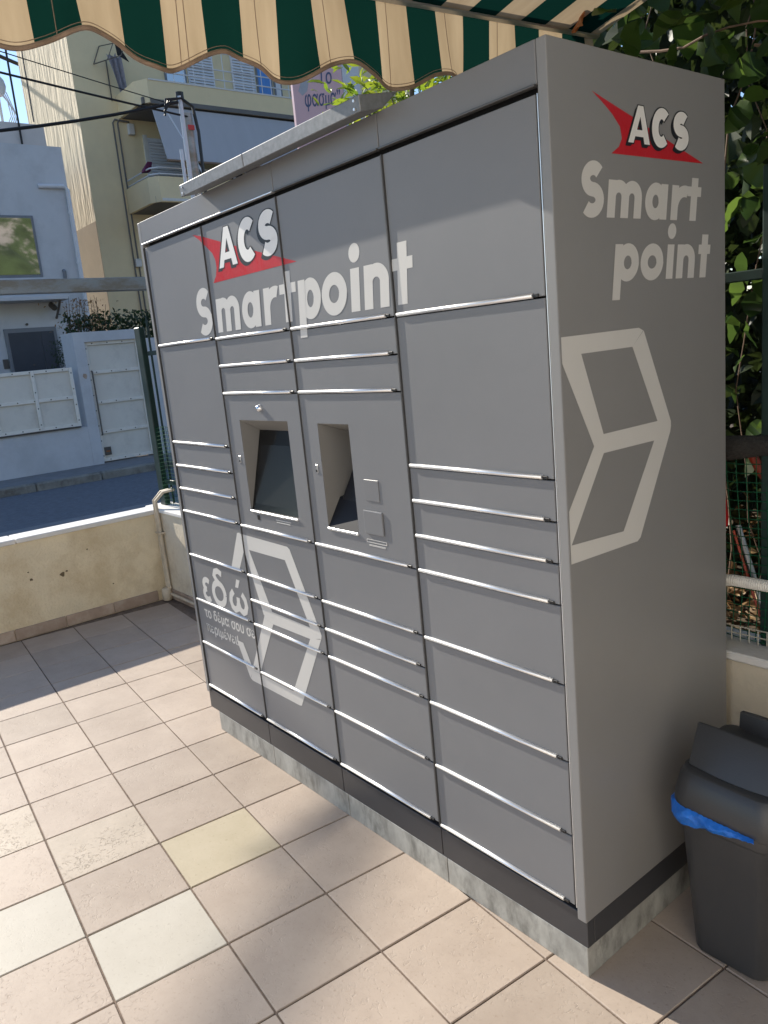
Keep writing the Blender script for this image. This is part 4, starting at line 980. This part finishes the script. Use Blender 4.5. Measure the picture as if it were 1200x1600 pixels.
o = MB().hexa([(-17.9, 7.08, 6.12), (-17.75, 7.08, 6.12), (-17.75, 7.28, 6.14), (-17.9, 7.28, 6.14), (-17.85, 7.10, 6.2), (-17.6, 7.15, 6.34), (-17.6, 7.3, 6.34), (-17.85, 7.25, 6.22)]).build('purple_cloth', 'cloth_purple', None, .02)
tag(o, 'small purple cloth bundle on the balcony side rail', 'laundry', 'laundry on the balcony')
rk = thing('drying_rack', (FX, 7.2, 8.9), 'wire clothes rack with hanging grey garment on the yellow facade', 'rack')
MB().tube([(FX + .02, 6.75, 8.78), (FX + .02, 6.95, 9.2), (FX + .75, 7.35, 9.15), (FX + .75, 7.15, 8.8), (FX + .02, 6.75, 8.78)], .012, 6).build('frame', 'rivet', rk)
MB().tube([(FX + .4, 6.95, 8.79), (FX + .4, 7.15, 9.18)], .010, 6).build('wire', 'rivet', rk)
MB().tube([(FX + .02, 7.07, 8.9), (FX + .02, 7.07, 8.0)], .015, 6).build('bracket', 'rivet', rk)
mb = MB(); n = 9
for a in range(n):
    for b in range(8): mb.v.append((FX + .3 + .05 * math.sin(a * 1.7 + b * .3), 6.98 + (a / 8) * .34 * (1 - .45 * b / 7) + .03 * b, 8.95 - b * .12 - .05 * math.sin(a * 2.1)))
mb.f = [(a * 8 + b, (a + 1) * 8 + b, (a + 1) * 8 + b + 1, a * 8 + b + 1) for a in range(n - 1) for b in range(7)]
mb.build('grey_garment', 'cloth_grey', rk, smooth=True)
MB().hexa([(FX + .6, 7.12, 8.85), (FX + .62, 7.38, 8.72), (FX + .64, 7.38, 8.72), (FX + .62, 7.12, 8.85), (FX + .6, 7.10, 9.1), (FX + .62, 7.2, 9.0), (FX + .64, 7.2, 9.0), (FX + .62, 7.10, 9.1)]).build('dark_garment', 'cloth_dark', rk)

# ------------------------------------------------------------------ cable pole, cables, sign, shrubs
pp_ = thing('cable_pole', (-12.23, 5.52, .05), 'slim galvanised utility pole with a bundle of black cables', 'pole')
PX = -12.23
MB().tube([(PX - .03, 5.58, .05), (PX - .03, 5.58, 5.80)], .08, 10).build('pole', 'galv_beam', pp_, smooth=True)
MB().tube([(PX + .03, 5.45, .05), (PX + .03, 5.45, 6.05)], .038, 8).build('conduit', 'shutter', pp_, smooth=True)
MB().tube([(PX, 5.36, 4.5), (PX, 5.36, 5.2)], .03, 8).build('conduit', 'shutter', pp_)
MB().tube([(PX, 5.47, 5.98), (PX, 5.47, 6.12)], .07, 8).build('cap', 'cable', pp_)
MB().tube([(PX + .05, 5.48, 6.0), (PX + .05, 5.66, 5.9), (PX + .07, 5.70, 5.5), (PX + .07, 5.68, 4.2)], .028, 6).build('riser_cable', 'cable', pp_, smooth=True)
bx('red_band', PX + .05, PX + .06, 5.52, 5.64, 5.52, 5.60, 'red', pp_)
for k in range(3): MB().tube([(PX + .1, 5.45, 6.0), (PX + .1, 5.25 - .05 * k, 5.95), (PX + .1, 5.10, 5.75 - .03 * k)], .018, 6).build('drop_loop', 'cable', pp_, smooth=True)
def catenary(a, b, sag, n=24):
    a = Vector(a); b = Vector(b); return [tuple(a.lerp(b, k / n) - Vector((0, 0, sag * 4 * (k / n) * (1 - k / n)))) for k in range(n + 1)]
for a, b, sag, r, lab in (((-12.2, 5.40, 5.95), (-12.4, -9.0, 5.35), .868, .026, 'thick black overhead cable sagging lowest from the pole'),
                          ((-12.2, 5.60, 5.73), (-12.4, -2.2, 6.83), .06, .017, 'black overhead cable rising left from the pole'),
                          ((-12.2, 5.20, 5.92), (-12.4, -1.2, 7.18), .03, .008, 'thinnest overhead wire, topmost of the three')):
    tag(MB().tube(catenary(a, b, sag), r, 6).build('overhead_cable', 'cable', None, smooth=True), lab, 'cable', 'overhead cables')
S_ = Vector((-.94, -.056, 0)) - LIGHT * (12.0 / LIGHT.z); dS = Vector((.375, -.544, 0)).normalized(); S_ = Vector((-.94, -.056, 0)) + LIGHT * (12.0 / LIGHT.z)
tag(MB().tube([S_ - dS * 16, S_ - dS * 8, S_, S_ + dS * 8, S_ + dS * 16], .06, 6).build('overhead_cable', 'cable', None, smooth=True), 'unseen cable bundle added high overhead to cast the soft floor shadow stripe', 'cable', 'overhead cables')  # added out of view, only its soft shadow reaches the tiles
sg = thing('pink_sign', (-9.93, 6.9, 0), 'pink hanging sign with blue Greek lettering and grey drawing', 'sign')
SX = -9.93
bx('board', SX - .06, SX, 6.235, 7.22, 4.6, 6.5, 'pink', sg, .005)
bx('white_board', SX - .06, SX, 7.23, 7.58, 4.6, 6.5, 'shutter', sg, .005)
for y in (6.4, 7.2): bx('post', SX - .14, SX - .065, y - .03, y + .03, -.2, 6.5, 'steel', sg)
tilt_ = 0.0
def sp(u, v): return Vector((SX + .003, u, v))
text_decal('“Το', 0, 0, .30, 'ink', bold=.004, shear=.12, place=lambda u, v: sp(6.62 + u * .78, 5.72 + v + u * .1), parent=sg, name='lettering')
text_decal('φασμα”', 0, 0, .32, 'ink', bold=.004, shear=.12, place=lambda u, v: sp(6.42 + u * .62, 5.36 + v + u * .1), parent=sg, name='lettering')
MB().quad(sp(6.33, 5.58), sp(6.40, 5.52), sp(6.50, 5.60), sp(6.56, 5.78), sp(6.52, 5.92), sp(6.46, 5.95), sp(6.42, 5.80), sp(6.38, 5.68)).build('drawing', 'ink_grey', sg)
def hedge(rr): return (-13.55 + rr.gauss(0, .22), rr.uniform(3.35, 6.5), 1.2 + 1.42 * rr.random() ** .6 + .06 * math.sin(rr.random() * 9))
hd = thing('clipped_hedge', (-13.5, 4.8, .05), 'dark green hedge rising above the pedestrian gate', 'hedge')
leaf_cloud('foliage', 5000, hedge, .075, .05, 'leaf_hedge', hd, 'stuff', 31)
db = thing('dry_bush', (-13.6, 3.55, .05), 'thin reddish dry bush above the gate pillar', 'bush')
leaf_cloud('foliage', 420, lambda r: (-13.4 + r.gauss(0, .15), 3.65 + r.gauss(0, .22), 2.3 + r.random() * .6), .05, .02, 'leaf_dry', db, 'stuff', 32)
for k in range(12):
    y = 3.3 + k * .06; MB().tube([(-13.4, 3.6, 1.6), (-13.4 + random.uniform(-.1, .1), y, 2.3), (-13.4, y + random.uniform(-.1, .1), 2.75 + random.uniform(0, .2))], [.01, .007, .003], 5).build('twig', 'bark', db)
cb = thing('cypress_bush', (-14.4, 3.35, .05), 'small dark cypress bush beside the house door', 'bush')
leaf_cloud('foliage', 1600, lambda r: (-14.2 + r.gauss(0, .12), 3.40 + r.gauss(0, .10), .4 + 1.85 * r.random()), .06, .02, 'leaf_hedge', cb, 'stuff', 33)
